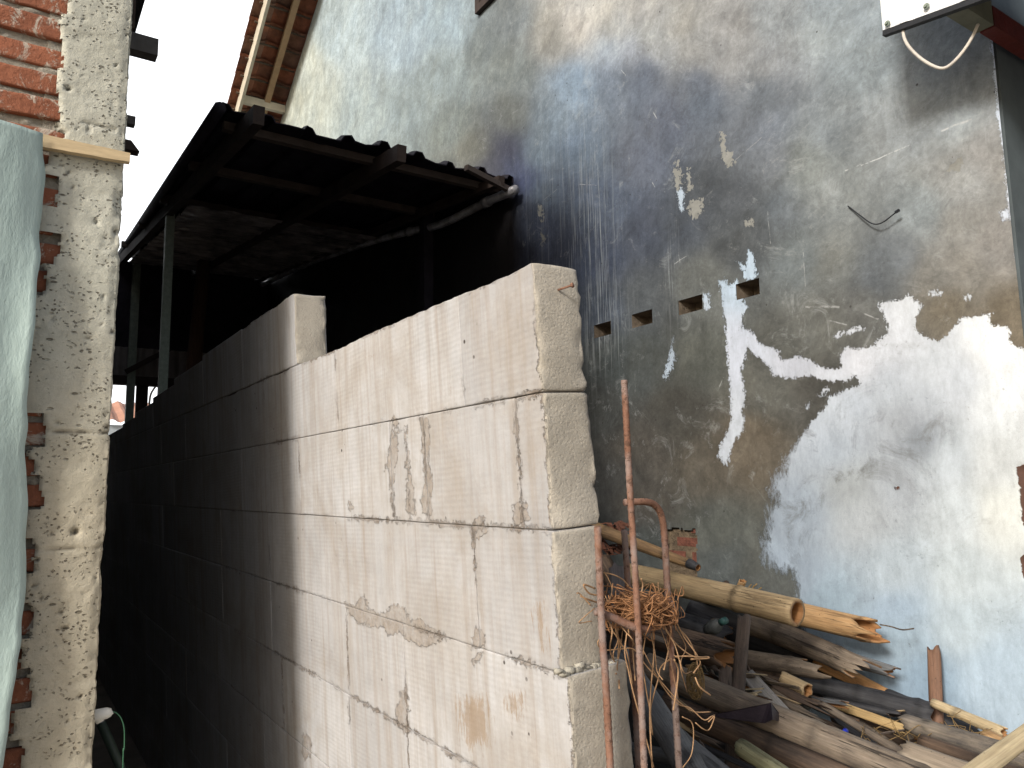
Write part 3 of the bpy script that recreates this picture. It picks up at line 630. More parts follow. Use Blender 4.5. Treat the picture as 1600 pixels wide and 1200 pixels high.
m = MB(); m.box((XA+.02, y9, zb+.16), (3.4, yb-.06, zb+.18)); m.build('ceiling_sheet', DARKM, aw)
pr = onY(1562, 66, yb-.12)
m = MB(); pq = onY(1550, 12, yb-.30); m.box((max(pq[0]-.06, XA+.05), yb-.55, zb+.085), (3.4, yb-.30, zb+.10)); m.build('blue_sheet', BLUEM, aw)
m = MB(); m.box((XA+.02, yb-.9, zb+.06), (3.4, yb-.8, zb+.155)); m.build('rear_beam', DARKM, aw)
m = MB(); m.box((3.0, -1.25, 0), (3.08, -1.17, zb+.16)); m.build('awning_post', BEAMG, aw)
rebase(aw, (2.6, .2, 0))
cpts = [onX(1414, 30, XA+.02), onX(1411, 50, XA+.01), onX(1418, 70, XA), onX(1437, 90, XA), onX(1460, 104, XA), onX(1477, 106, XA+.01), onX(1495, 92, XA+.04), onX(1512, 70, XA+.07), onX(1522, 52, XA+.09), onX(1528, 38, XA+.1)]
m = MB(); m.tube(spline(cpts, 8), .0046, 8)
tag(m.build('electric_cable', CABLEM, smooth=True), 'grey cable hanging in a loop below the awning fascia', 'cable')

# ------------------------------------------------------------------ aerated block wall
LE = .06; Bo = np.array([.67, .9265, .14+HC]); Bn = np.array([-math.sin(LE), 0, math.cos(LE)]); Bx = np.array([math.cos(LE), 0, math.sin(LE)])
def ax(lo, hi, st):
    a = [lo, lo+.0015, lo+.004, lo+.008, lo+.014]; n = max(1, int((hi-lo-.028)/st)); a += list(np.linspace(lo+.014, hi-.014, n+1)[1:-1]); a += [hi-.014, hi-.008, hi-.004, hi-.0015, hi]; return np.array(a)
def rbox(lo, hi, st):
    X, Y, Z = ax(lo[0], hi[0], st), ax(lo[1], hi[1], st), ax(lo[2], hi[2], st); V = []; Fc = []; off = 0
    for a, b, c, fix in ((0, 1, 2, 0), (0, 1, 2, 1), (1, 2, 0, 0), (1, 2, 0, 1), (2, 0, 1, 0), (2, 0, 1, 1)):
        A_ = (X, Y, Z); g1, g2 = np.meshgrid(A_[a], A_[b], indexing='ij'); q = np.zeros(g1.shape+(3,)); q[..., a] = g1; q[..., b] = g2; q[..., c] = (A_[c][0] if fix == 0 else A_[c][-1])
        V.append(q.reshape(-1, 3)); Fc.append(grid_faces(len(A_[a]), len(A_[b]), off, fix == 0)); off += q.shape[0]*q.shape[1]
    return np.concatenate(V), np.concatenate(Fc)
courses = [(.2, .402, [2.054, 2.62, 3.22, 3.83, 4.44, 5.05, 5.66, 6.27, 8.6], 0, .092),
 (0, .2, [.9265, 1.16, 1.77, 2.38, 2.99, 3.6, 4.21, 4.82, 5.43, 6.04, 8.6], 0, .092),
 (-.206, 0, [.9265, 1.005, 1.322, 1.40, 1.478, 2.065, 2.67, 3.28, 3.89, 4.5, 5.11, 5.72, 6.33, 8.6], 0, .094),
 (-.411, -.206, [.9265, 1.158, 1.774, 2.38, 2.99, 3.6, 4.21, 4.82, 5.43, 6.04, 8.6], .0, .092),
 (-.616, -.411, [.9125, 1.462, 1.77, 2.38, 2.99, 3.6, 4.21, 4.82, 5.43, 6.04, 8.6], .0, .118),
 (-.822, -.616, [.92, 1.463, 1.78, 2.29, 2.9, 3.5, 4.1, 4.7, 5.3, 6.0, 8.6], .0, .11),
 (-1.028, -.822, [.92, 1.3, 1.9, 2.5, 3.1, 3.7, 4.3, 4.9, 5.5, 6.1, 8.6], .0, .11),
 (-1.234, -1.028, [.92, 1.16, 1.77, 2.38, 2.99, 3.6, 4.21, 4.82, 5.43, 6.04, 8.6], .0, .11),
 (-1.44, -1.234, [.92, 1.3, 1.9, 2.5, 3.1, 3.7, 4.3, 4.9, 5.5, 6.1, 8.6], .0, .11),
 (-1.66, -1.44, [.92, 1.16, 1.77, 2.38, 2.99, 3.6, 4.21, 4.82, 5.43, 6.04, 8.6], .0, .11)]
VV = []; FF = []; RN = []; SD = []; EN = []; JD = []; off = 0; brng = random.Random(11)
for ci, (v0, v1, js, dx, th) in enumerate(courses):
    for k in range(len(js)-1):
        near = js[k] < 2.6 and v0 > -.85
        g = .0007
        lo = (brng.uniform(-.0012, .0012), js[k]+g, v0+g); hi = (th+brng.uniform(-.002, .002), js[k+1]-g, v1-g-(.018+.024*(k-2) if ci == 0 and k > 1 else 0))
        V, Fc = rbox(lo, hi, .011 if near else .06)
        nx = np.minimum(V[:, 0]-lo[0], hi[0]-V[:, 0]); ny = np.minimum(V[:, 1]-lo[1], hi[1]-V[:, 1]); nz = np.minimum(V[:, 2]-lo[2], hi[2]-V[:, 2])
        # rounding, with a ragged radius
        r = (.0016+.0022*np.clip(vn(V, 25, 2+ci), -.3, 1)+.004*np.clip(vn(V, 70, 5+ci)-.45, 0, 1)) if near else .003
        fin = (k == 0 and js[k] < 2.1)
        if fin: r = r+.006*np.clip((.03-(V[:, 1]-lo[1]))/.03, 0, 1)*(.55+.9*vn(V, 32, 5))
        r = np.maximum(np.broadcast_to(r, V[:, 0].shape), .001)[:, None]
        lo_, hi_ = np.array(lo), np.array(hi); q = np.clip(V, lo_+r, hi_-r); d = V-q; L = np.linalg.norm(d, axis=1)[:, None]
        Vn = np.where(L > 1e-6, q+r*d/np.maximum(L, 1e-6), V)
        if near:
            Vn = Vn+np.stack([.0008*fbm(V, 18, 4), .0*V[:, 0], .0*V[:, 0]], 1)
            if fin:
                e = np.clip((.016-(V[:, 1]-lo[1]))/.016, 0, 1)
                Vn[:, 1] += e*(.0016*fbm(V, 30, 8)+.0007*vn(V, 130, 3))
                cr = np.clip((.02-nx)/.02, 0, 1)*e; Vn[:, 1] += cr*.010*np.clip(fbm(V, 55, 21, 2)+.15, 0, 1)
                back = np.clip((V[:, 0]-(hi[0]-.03))/.03, 0, 1)*e; Vn[:, 1] += back*.006*np.clip(fbm(V, 50, 33)+.2, 0, 1); Vn[:, 0] -= back*.008*np.clip(fbm(V, 34, 37)+.25, 0, 1)
            if ci < 2: tp = np.clip((V[:, 2]-(hi[2]-.02))/.02, 0, 1); Vn[:, 2] -= tp*(.006*np.clip(fbm(V, 9, 12)+.1, 0, 1)+.002*np.clip(vn(V, 60, 2), 0, 1))
        W = Bo*[1, 0, 1]+Vn[:, 0:1]*Bx+Vn[:, 1:2]*[0, 1, 0]+Vn[:, 2:3]*Bn
        VV.append(W); FF.append(Fc+off); off += len(W); RN.append(np.full(len(W), brng.random())); SD.append((V[:, 0]-lo[0] < .003).astype(float))
        JD.append(np.minimum(np.where(nz < .0135, nz, .02), np.where(ny < .0135, ny, .02)) if near else np.full(len(W), .02))
        EN.append(np.clip(1-(V[:, 1]-lo[1])/.004, 0, 1) if k == 0 else np.zeros(len(W)))
VV = np.concatenate(VV); FF = np.concatenate(FF); qx, qy = proj(VV)
SM = [[(540,942),(556,945),(568,933),(577,950),(590,958),(608,960),(612,945),(622,942),(632,950),(645,972),(655,970),(668,978),(690,990),(688,1002),(665,1010),(640,998),(622,990),(606,994),(598,980),(575,977),(545,962)],
 [(613,655),(620,655),(621,715),(614,730),(618,806),(612,806),(608,735),(606,700)], [(633,665),(639,665),(639,720),(646,760),(649,805),(634,800),(636,750)], [(657,655),(668,655),(671,720),(677,745),(672,805),(658,800),(662,740)],
 [(800,790),(822,786),(826,812),(806,820)], [(735,820),(752,812),(760,830),(742,842),(730,832)], [(742,980),(757,990),(758,1010),(738,1012)], [(735,1035),(748,1020),(758,1018),(742,1042)],
 [(628,1080),(636,1085),(640,1145),(630,1145),(620,1120)], [(470,1145),(485,1150),(483,1200),(474,1200)], [(600,960),(625,945),(632,985),(606,990)], [(740,815),(756,806),(754,815)], [(544,780),(560,790),(545,800)]]
smear = np.full(len(VV), -50.0)
for p in SM: smear = np.maximum(smear, sdf(qx, qy, p))
smear = np.where(VV[:, 0] > .9, -50, smear)
mud = np.clip(np.maximum(sdf(qx, qy, [(715,1090),(760,1085),(770,1165),(722,1168)]), sdf(qx, qy, [(780,1070),(822,1080),(822,1130),(785,1120)])-6), -60, 30)
mud = np.maximum(mud, sdf(qx, qy, [(805,930),(870,900),(878,1050),(830,1030)])-22)
mud = np.maximum(mud, sdf(qx, qy, [(864,775),(882,775),(880,805),(868,808)])+2)
SD = np.concatenate(SD); EN = np.concatenate(EN); smear = np.where(SD > 0, smear, -50); 
aac = thing('block_wall', 'unplastered white aerated block wall ending beside the rebar, with mortar smears and a nail', 'wall')
mesh('blocks', VV, FF.tolist(), AAC, aac, True, weld=True, attrs=dict(rnd=np.concatenate(RN), side=SD, endface=EN, smear=smear, mud=mud, jd=np.concatenate(JD)))
m = MB()
for (v0, v1, js, dx, th) in courses:
    lo = np.array([.0045, js[0]+.02, v0-.0]); hi = np.array([th-.004, js[-1]-.01, (v1-.11 if v0 > .1 else v1-.006) if v0 > -.1 else v1])
    c = [Bo*[1, 0, 1]+x*Bx+np.array([0, y, 0])+z*Bn for z in (lo[2], hi[2]) for (x, y) in ((lo[0], lo[1]), (hi[0], lo[1]), (hi[0], hi[1]), (lo[0], hi[1]))]
    m.add(c, [(0, 3, 2, 1), (4, 5, 6, 7), (0, 1, 5, 4), (1, 2, 6, 5), (2, 3, 7, 6), (3, 0, 4, 7)])
m.build('mortar_bed', MORT, aac)
# squeezed mortar along the lower joint at the wall end
V = []; m = MB(); 
for k in range(30):
    t_ = k/29; a = onPl(878+95*t_, 1052-12*t_+rng.uniform(-4, 4), Bo+[0, -.012, 0], (0, 1, 0)); m.tube([a+[-.006, .01, 0], a+[.006, .006, rng.uniform(-.003, .004)]], [rng.uniform(.003, .006), rng.uniform(.003, .006)], 6)
m.build('mortar_squeeze', m_simple('pale_mortar', (.42, .40, .34), .95, .2, 60, bump=.006), aac, True)
m = MB(); na = onY(872, 453, .926); nb = onY(893, 446, .905); m.tube([na, nb], .0018, 8); m.tube([nb, nb+(nb-na)*.12], .0042, 8); m.build('nail', RUST, aac, True)
rebase(aac, (.72, 3.9, 0))

# ------------------------------------------------------------------ left house: rough column, brick infill, side wall
YP = 1.90
left = thing('brick_house', 'unfinished brick house with a rough concrete column and exposed red bricks', 'house')
# column skin
zs_ = np.arange(-.02, 4.2, .0065); sS = np.concatenate([np.arange(-.02, .197, .0055), [.197], np.arange(.2025, .40, .0055)])
SS, ZS = np.meshgrid(sS, zs_, indexing='ij')
X_ = np.minimum(SS, .197); Y_ = YP+np.maximum(SS-.197, 0)
Pp = np.stack([X_, Y_, ZS], -1); n3 = np.stack([X_, Y_, ZS*1.0], -1)
nrm = np.zeros_like(Pp); side = (SS > .197); nrm[..., 0] = side*1.0; nrm[..., 1] = -1.0*(~side)
edge = np.clip(1-abs(SS-.197)/.022, 0, 1); nrm[..., 0] += edge*(~side); nrm[..., 1] -= edge*side; nrm /= np.linalg.norm(nrm, axis=-1, keepdims=True)
hgt = .0035*fbm(n3*[1, 1, 1.4], 14, 31, 4)+.0012*vn(n3, 120, 8)
lay = np.clip(fbm(n3*[.6, .6, 2.2], 9, 41, 3)*3-.7, 0, 1); hgt = hgt-.004*lay
rough = np.clip(fbm(n3*[1, 1, 1.2], 24, 51, 3)*2.2-.5, 0, 1)*np.clip((SS-.1)/.08, 0, 1); hgt = hgt-.007*rough
voids = np.clip(fbm(n3*[1, 1, 1.5], 42, 61, 3)*4-1.9, 0, 1); hgt = hgt-.006*voids
hgt = hgt-edge*(.004+.004*np.clip(fbm(n3, 12, 71, 3)+.3, 0, 1)+.010*np.clip(fbm(n3, 26, 77, 3)-.05, 0, 1))
for (hx, hy, r_) in ((118, 831, 8), (95, 205, 9), (107, 139, 5), (88, 196, 9), (185, 362, 7), (150, 345, 5), (108, 268, 4)):
    c = onY(hx, hy, YP); dd = np.hypot((X_-c[0]), (ZS-c[2])*1.4)/(r_*.0009); hgt = hgt-.018*np.exp(-dd**2); voids = np.maximum(voids, np.exp(-dd**2))
cr_ = 0
for (x0, y0, x1, y1) in ((45, 862, 165, 855), (75, 672, 172, 680), (128, 193, 180, 201)):
    a = onY(x0, y0, YP); b = onY(x1, y1, YP); t_ = np.clip((X_-a[0])/(b[0]-a[0]), 0, 1); zc = a[2]+(b[2]-a[2])*t_+.005*vn(np.stack([X_, X_*0, X_*0], -1), 40, int(x0)); inside = (X_ > a[0]-.002) & (X_ < b[0]+.002)
    g_ = np.exp(-((ZS-zc)/.0035)**2)*inside*np.clip(.6+vn(n3, 30, 3), 0, 1); hgt = hgt-.006*g_; voids = np.maximum(voids, g_*.8)
Pp = Pp+nrm*hgt[..., None]
# ragged left boundary that keys into the brick courses
CH = .0655
def brow(k): return .03+k*CH
def lb(z):
    k = np.floor((z-brow(0))/CH).astype(int)
    b = np.array([0.066, .044])[k % 2]
    top = z > 2.30
    b = np.where(top, .050+.008*(k % 2), b)
    exp_ = {}
    z_ = np.stack([z*0, z*0, z], -1)
    return b+.012*fbm(z_, 22, 5, 3)+.006*vn(z_, 90, 6)
lbz = lb(ZS)
covered = np.isin(np.floor((ZS-brow(0))/CH).astype(int), [25, 26, 27, 28, 31])     # courses plastered over
lbz = np.where(covered & (ZS < 2.25), .012+.01*vn(n3*[0, 0, 1], 40, 9), lbz)
inb = SS >= lbz
Pp[..., 1] += np.clip(1-(SS-lbz)/.008, 0, 1)*.012*inb
fcp = grid_faces(*SS.shape); fcp = fcp[inb.ravel()[fcp].all(1)]
usedp = np.zeros(SS.size, bool); usedp[fcp.ravel()] = True; rmp = np.cumsum(usedp)-1
low = np.clip((1.95-ZS+.1*fbm(n3, 5, 3))/.5, 0, 1)*.9
mesh('concrete_column', Pp.reshape(-1, 3)[usedp], rmp[fcp], CONC, left, True, attrs=dict(pit=voids.ravel()[usedp], low=low.ravel()[usedp]))
m = MB(); m.box((.03, YP+.02, 0), (.185, YP+.3, 4.2)); m.build('column_core', LUMP, left)
# bricks
V = []; Fc = []; RR = []; off = 0
for k in range(0, 62):
    z0 = brow(k); shift = .085*(k % 2); x = -1.6+shift
    bot = .090 if k % 2 == 0 else .062
    if z0 > 2.27: bot = .062+.012*(k % 2)
    xs_ = []; xe = bot+.02
    while xe > -1.6: xs_.append((max(xe-.20, -1.6), xe-.016)); xe -= .20
    for (xa, xb) in xs_:
        tl = .0 if xb < 0 else .0
        lo = np.array([xa, YP+.012+rng.uniform(-.004, .004), z0+rng.uniform(0, .002)]); hi = np.array([xb+rng.uniform(-.003, .003), YP+.12, z0+CH-.0165+rng.uniform(-.002, .002)])
        v, f = rbox(lo, hi, .012 if xb > -.3 else .06)
        r = (.005+.004*vn(v, 30, 3))[:, None]; q = np.clip(v, lo+r, hi-r); d = v-q; L = np.linalg.norm(d, axis=1)[:, None]
        vv = np.where(L > 1e-6, q+r*d/np.maximum(L, 1e-6), v); vv[:, 1] += .002*fbm(v, 40, 7, 2)*(v[:, 1] < YP+.03)
        vv[:, 2] += rng.uniform(-.006, .006)*(v[:, 0]-xa)/.2
        V.append(vv); Fc.append(f+off); off += len(v); RR.append(np.full(len(v), rng.random()))
mesh('bricks', np.concatenate(V), np.concatenate(Fc).tolist(), BRICK, left, True, weld=True, attrs=dict(rnd=np.concatenate(RR)))
# mortar behind, squeezed out irregularly
xs_ = np.concatenate([np.arange(-1.6, -.3, .03), np.arange(-.3, .13, .006)]); zz_ = np.arange(0, 4.2, .006)
XX, Z2 = np.meshgrid(xs_, zz_, indexing='ij'); pz = (Z2-brow(0)) % CH
Pm = np.stack([XX, XX*0+YP+.02, Z2], -1); jn = np.clip((pz-(CH-.018))/.004, 0, 1)*np.clip((CH-pz)/.002+.3, 0, 1)
lump = np.clip(fbm(Pm*[1, 0, 1.3], 26, 91, 3)*2.2-.1, 0, 1)
Pm[..., 1] -= jn*.008*lump+.012*np.clip(fbm(Pm*[1, 0, 1], 17, 95, 3)*3-1.35, 0, 1)*1.3
Pm[..., 1] += .004
mesh('mortar', Pm.reshape(-1, 3), grid_faces(*XX.shape), LUMP, left, True)
# side wall along the alley and bulk of the house
m = MB(); m.box((-1.6, YP+.13, 0), (.15, 8.8, 4.2)); m.build('side_wall', m_simple('dark_plaster', (.06, .055, .05), .95, .3, 3, bump=.01), left)  # even dark base colour, chosen to keep the alley dim
m = MB(); m.box((-1.75, YP+.05, 4.2), (.25, 9.0, 4.28)); m.box((.25, 2.35, 4.0), (.47, 9.0, 4.06)); m.box((.20, 2.35, 4.06), (.25, 9.0, 4.2)); m.build('roof', DARKM, left)
# dark board along the corner top and timber ends
m = MB(); a = onY(204, 20, 2.02); m.box((.15, 2.03, a[2]-.03), (a[0]+.012, 2.05, 4.2)); m.build('edge_board', DARKWOOD, left)
for (x1, y0, y1, Y, dp, tp) in ((248, 61, 87, 2.6, .05, 0), (212, 182, 195, 3.4, .04, 0), (219, 222, 237, 3.0, .05, 1)):
    a = onY(x1, y0, Y); b = onY(x1, y1, Y); m = MB(); 
    xa = .10; c = [(xa, Y, b[2]), (a[0]-(.02 if tp else 0), Y, b[2]), (a[0]-(.02 if tp else 0), Y+dp, b[2]), (xa, Y+dp, b[2]), (xa, Y, a[2]), (a[0]-(0.03 if tp else 0), Y, a[2]), (a[0]-(0.03 if tp else 0), Y+dp, a[2]), (xa, Y+dp, a[2])]
    if tp: c[1] = (a[0], Y, b[2]); c[2] = (a[0], Y+dp, b[2])
    m.add(c, [(0, 3, 2, 1), (4, 5, 6, 7), (0, 1, 5, 4), (1, 2, 6, 5), (2, 3, 7, 6), (3, 0, 4, 7)]); m.build('timber_end', DARKWOOD if tp else m_simple('grey_timber%d' % x1, (.10, .095, .09), .8, .3, 20), left)
rebase(left, (-.3, YP, 0))
# batten nailed across the column
m = MB(); a = onY(70, 221, YP-.02); b = onY(203, 247, YP-.02)
xs_ = np.linspace(a[0]-.16, b[0], 40); V = []; Fc = []
for i, x in enumerate(xs_):
    z = a[2]+(b[2]-a[2])*(x-a[0])/(b[0]-a[0]); hh = .0148-.004*max(0, (x-a[0]))/(b[0]-a[0]); w_ = .0006*vn(np.array([x, 0, 0]), 60, 2)
    V += [(x, YP-.024, z-hh+w_), (x, YP-.024, z+hh-w_), (x, YP-.006, z+hh-w_), (x, YP-.006, z-hh+w_)]
for i in range(39):
    for j in range(4): Fc.append((i*4+j, (i+1)*4+j, (i+1)*4+(j+1) % 4, i*4+(j+1) % 4))
Fc += [(3, 2, 1, 0), (156, 157, 158, 159)]
tag(mesh('wooden_batten', V, Fc, PINE, None, False), 'pale wooden batten nailed across the rough concrete column', 'batten')
# plastic sheet hanging in front of the bricks
prof = [(205, 70), (212, 70), (300, 68), (400, 61), (500, 54), (560, 49), (640, 41), (700, 40), (780, 43), (850, 42), (900, 41), (950, 38), (1000, 32), (1060, 24), (1100, 18), (1150, 10), (1200, 3), (1300, -18), (1500, -40)]
YS = YP-.045; yl = np.array([p[0] for p in prof], float); xl = np.array([p[1] for p in prof], float)
yv = np.linspace(205, 1900, 260); V = []; nuu = 60
for y in yv:
    xr = np.interp(y, yl, xl)+1.5*math.sin(y*.05)+2.0*vn(np.array([y, 0, 0]), .03, 4)
    R_ = onY(xr, y, YS)
    for j in range(nuu):
        f = j/(nuu-1); X = R_[0]-(1-f)*.75; z = R_[2]+(1-f)*.75*(.025 if y > 230 else .025)
        z = max(z, .01)
        ofs = .005*fbm(np.array([X*1.2, 0, z*.55]), 7, 3, 3)+.010*math.sin(X*26+2.0*vn(np.array([z, 0, 0]), 1.5, 8))+.012*max(0, 1-(1-f)*18)*math.sin(z*9+1)
        V.append((X, YS+ofs-.004, z))
sh = mesh('plastic_sheet', V, grid_faces(len(yv), nuu), PLAST, None, True)
tag(sh, 'pale green grey plastic sheet hanging over the exposed bricks', 'plastic sheet')
md = sh.modifiers.new('thick', 'SOLIDIFY'); md.thickness = .0015
# white plastic stub with a green wire
t0 = thing('pipe_outlet', 'white plastic pipe stub sticking out of the rough column', 'pipe')
a = onY(150, 1118, YP+.04); b = onY(174, 1113, YP+.03)
m = MB(); m.tube([a-[.03, 0, 0], a, b-[.008, 0, 0], b], [.011, .0125, .0115, .008], 14); m.tube([b-[.002, 0, .002], b+[.003, 0, 0]], .004, 8)
m.tube([a+[.0, -.0, -.012], a+[.012, -.003, -.006]], .007, 8); m.build('stub', WHITEP, t0, True)
rebase(t0, tuple(a))
m = MB(); wp = [b, onY(180, 1113, YP+.03), onY(189, 1122, YP+.03), onY(194, 1140, YP+.03), onY(194, 1170, YP+.03), onY(192, 1200, YP+.03), onY(190, 1500, YP+.04), onY(180, 1850, YP+.04)]
m.tube(spline(wp, 8), .0011, 6); tag(m.build('green_wire', GREENW, None, True), 'thin green wire hanging from the white pipe stub', 'wire')
m = MB(); m.tube([onY(158, 1130, 2.35), onY(200, 1225, 2.35), onY(232, 1320, 2.35), onY(262, 1420, 2.35)], .012, 10)
tag(m.build('dark_hose', m_simple('dark_green_hose', (.03, .045, .035), .4, .2, 10), None, True), 'dark green hose slanting down in the shaded alley', 'hose')

# ------------------------------------------------------------------ dark lean-to shed at the back of the alley
shed = thing('lean_to_shed', 'dark sooty lean to shed with a corrugated roof between the two houses', 'shed')
YF = 3.55; ZF = 1.77+HC; SL = .13
def rz(Y): return ZF+SL*(Y-YF)
xs_ = []
pr_ = []
x = .745; hh = []
while x < XW:
    for dx_, h_ in ((0, .006), (.018, .034), (.046, .034), (.064, .006), (.13, .0)):
        if x+dx_ < XW-.004: xs_.append(x+dx_); hh.append(h_)
    x += .2
xs_.append(XW-.004); hh.append(0)
Yr = np.concatenate([np.arange(YF, 4.2, .06), np.arange(4.2, 8.8, .3)]); V = []
for i, y in enumerate(Yr):
    for x, h in zip(xs_, hh):
        t_ = (x-.745)/(XW-.745); xx = x+(1-t_)*.027*(y-YF); dr = .010*math.sin(x*9)+.006*vn(np.array([x, y, 0]), 3, 1)
        yy_ = y+(.02*vn(np.array([x*3, 0, 0]), 5, 4) if i == 0 else 0)
        V.append((xx, yy_, rz(y)+h+dr*(1 if y < 4.2 else .4)-(.012 if i == 0 else 0)))
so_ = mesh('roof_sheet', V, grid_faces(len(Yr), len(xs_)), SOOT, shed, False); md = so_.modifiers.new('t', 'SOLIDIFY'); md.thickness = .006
# rolled edge along the open side
m = MB(); m.tube([(.748, YF, rz(YF)+.0), (.80, 5.5, rz(5.5)), (.885, 8.7, rz(8.7))], .03, 8); m.build('roof_edge', SOOT, so_, True)
for (xx, y0, y1, hw, hhh) in ((.875, YF-.20, 8.6, .05, .085), (1.60, YF-.16, 8.6, .05, .085), (2.26, YF-.07, 8.6, .04, .05)):
    m = MB(); m.bar((xx, y0, rz(y0)-.05-hhh/2+.03), (xx, y1, rz(y1)-.05-hhh/2), hw, hhh); m.build('rafter', DARKWOOD, shed)
PURL = m_simple('dusty_purlin', (.09, .07, .06), .75, .3, 10)
for (yy_, z_, hw) in ((3.72, .0, .04), (4.55, .0, .045), (5.55, -.0, .06), (6.6, -.0, .05), (7.7, -.0, .05)):
    m = MB(); m.bar((.80, yy_, rz(yy_)-.028+z_), (XW-.01, yy_, rz(yy_)-.028+z_), .04, hw); m.build('purlin', PURL, shed)
m = MB(); m.bar((2.0, YF-.12, rz(YF)-.055), (XW-.02, YF-.02, rz(YF)-.085), .03, .03); m.build('bracket', PURL, shed)
# posts
p = onPl(268, 312, (0, YF, ZF), (0, -SL, 1)); m = MB()
m.box((p[0]-.028, p[1], 0), (p[0]+.028, p[1]+.004, p[2])); m.box((p[0]-.028, p[1]+.004, 0), (p[0]-.024, p[1]+.05, p[2])); m.build('steel_post', GALV, shed)
p = onPl(215, 402, (0, YF, ZF), (0, -SL, 1)); m = MB(); m.box((p[0]-.045, p[1]-.05, 0), (p[0]+.03, p[1]+.0, p[2]-.05)); m.build('steel_post', GALV, shed)
p = onPl(320, 395, (0, YF, ZF), (0, -SL, 1)); q = onY(303, 570, p[1]); d = (q-p)/(q[2]-p[2]); m = MB()
m.tube([p, p+d*(1.2-p[2])*.5, p+d*(0-p[2])], [.062, .07, .075], 12); m.build('wooden_post', m_simple('brown_log', (.10, .055, .035), .8, .3, 6, stretch=(8, 8, 1)), shed, True)
p = onX(660, 345, 2.3); m = MB(); m.bar((2.33, p[1], 0), (2.33, p[1], rz(p[1])-.03), .07, .07, (0, 1, 0)); m.build('wooden_post', SOOT, shed)
# back wall
YB = 8.62; g = lambda x, y: onY(x, y, YB)
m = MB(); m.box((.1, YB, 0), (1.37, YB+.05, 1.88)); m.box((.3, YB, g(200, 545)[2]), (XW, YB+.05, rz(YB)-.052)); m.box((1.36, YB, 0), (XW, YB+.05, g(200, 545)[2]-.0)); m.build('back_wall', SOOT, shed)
m = MB(); zt, zb_ = g(230, 545)[2]-.004, g(230, 590)[2]; xs2 = np.arange(.3, 2.3, .02); V = [(x, YB-.03+.012*math.sin(x*60), z) for x in xs2 for z in (zb_, zt)]
mesh('corrugated_band', V, grid_faces(len(xs2), 2), BACKL, shed, True)
m = MB(); m.box((.3, YB-.06, zb_-.09), (1.6, YB+.04, zb_)); m.bar(g(195, 583)+[0, -.1, 0], g(262, 548)+[0, -.1, 0], .05, .05, (0, 1, 0)); m.build('wall_beam', DARKWOOD, shed)
m = MB(); x0 = g(243, 640)[0]; m.box((x0-.19, YB-.02, 0), (x0-.08, YB+.02, zb_-.09)); m.build('window_post', DARKWOOD, shed)
# crumpled plastic film under the back of the roof
xs2 = np.linspace(.95, 2.3, 80); ys2 = np.linspace(5.3, 8.4, 150); XX, Y2 = np.meshgrid(xs2, ys2, indexing='ij')
Q = np.stack([XX, Y2, XX*0], -1); hz = rz(Y2)-.075-.02*((Y2/.27) % 1)-.012*np.clip(fbm(Q*[.6, 2.6, 1], 6, 5, 3), 0, 1)-.008*fbm(Q*[1, 3, 1], 9, 15, 2)
so_ = mesh('roof_lining', np.stack([XX, Y2, hz], -1).reshape(-1, 3), grid_faces(*XX.shape), CRUMP, shed, False)
rebase(shed, (1.6, 6, 0))
# pipe under the roof edge on the plaster wall
m = MB(); pp = [onX(x, y, 2.34) for x, y in ((806, 296), (760, 316), (690, 350), (640, 362), (570, 381), (475, 414), (420, 440), (402, 448))]
m.tube(spline(pp, 4), .026, 12); e = pp[-1]
m.tube([e, e+[0, .03, -.05], onX(370, 525, 2.34), onX(352, 580, 2.34)], .026, 12)
for k in (1, 3, 5): 
    c = pp[k]; dd = (pp[k+1]-pp[k]); dd /= np.linalg.norm(dd); m.tube([c-dd*.03, c+dd*.03], .032, 12)
tag(m.build('drain_pipe', m_simple('glint_pipe', (.03, .03, .035), .3, .2, 5.5, spec=.6, c2=(.75, .75, .8)), None, True), 'grey drain pipe with painted glints running along the blackened wall under the shed roof', 'pipe')  # pale patches in the pipe colour stand in for glints of light

# ------------------------------------------------------------------ house seen through the gap
far = thing('tiled_roof_house', 'distant house with wavy clay tile roof and pale wall seen through the shed opening', 'house')
YD = 15.0; a = onY(150, 629, YD); b = onY(270, 629, YD); c = onY(200, 662, YD)
V = []; xs2 = np.arange(a[0]-2.5, b[0]+2, .05)
nr = 5
for r_ in range(nr+1):
    for x in xs2: V.append((x, YD+1.6*(1-r_/nr), (HC+(a[2]-HC)*(YD+1.6)/YD)+.02-((HC+(a[2]-HC)*(YD+1.6)/YD)-c[2])*r_/nr+.03*math.sin(x*2*math.pi/.25)+.02*(r_ % 2)))
mesh('roof', V, grid_faces(nr+1, len(xs2)), m_simple('far_tile', (.42, .22, .15), .8, .2, 4), far, False)
m = MB(); m.box((xs2[0]+.1, YD+.1, 0), (xs2[-1]-.1, YD+1.6, c[2]-.02)); m.build('wall', FARW, far)
rebase(far, (a[0], YD+.8, 0))
m = MB(); m.tube(spline([onY(233, 632, 9.2), onY(236, 615, 9.2), onY(246, 600, 9.2), onY(254, 590, 9.2)], 6), .012, 6)
tag(m.build('hanging_hose', CABLEM, None, True), 'curved grey hose in front of the bright shed opening', 'hose')

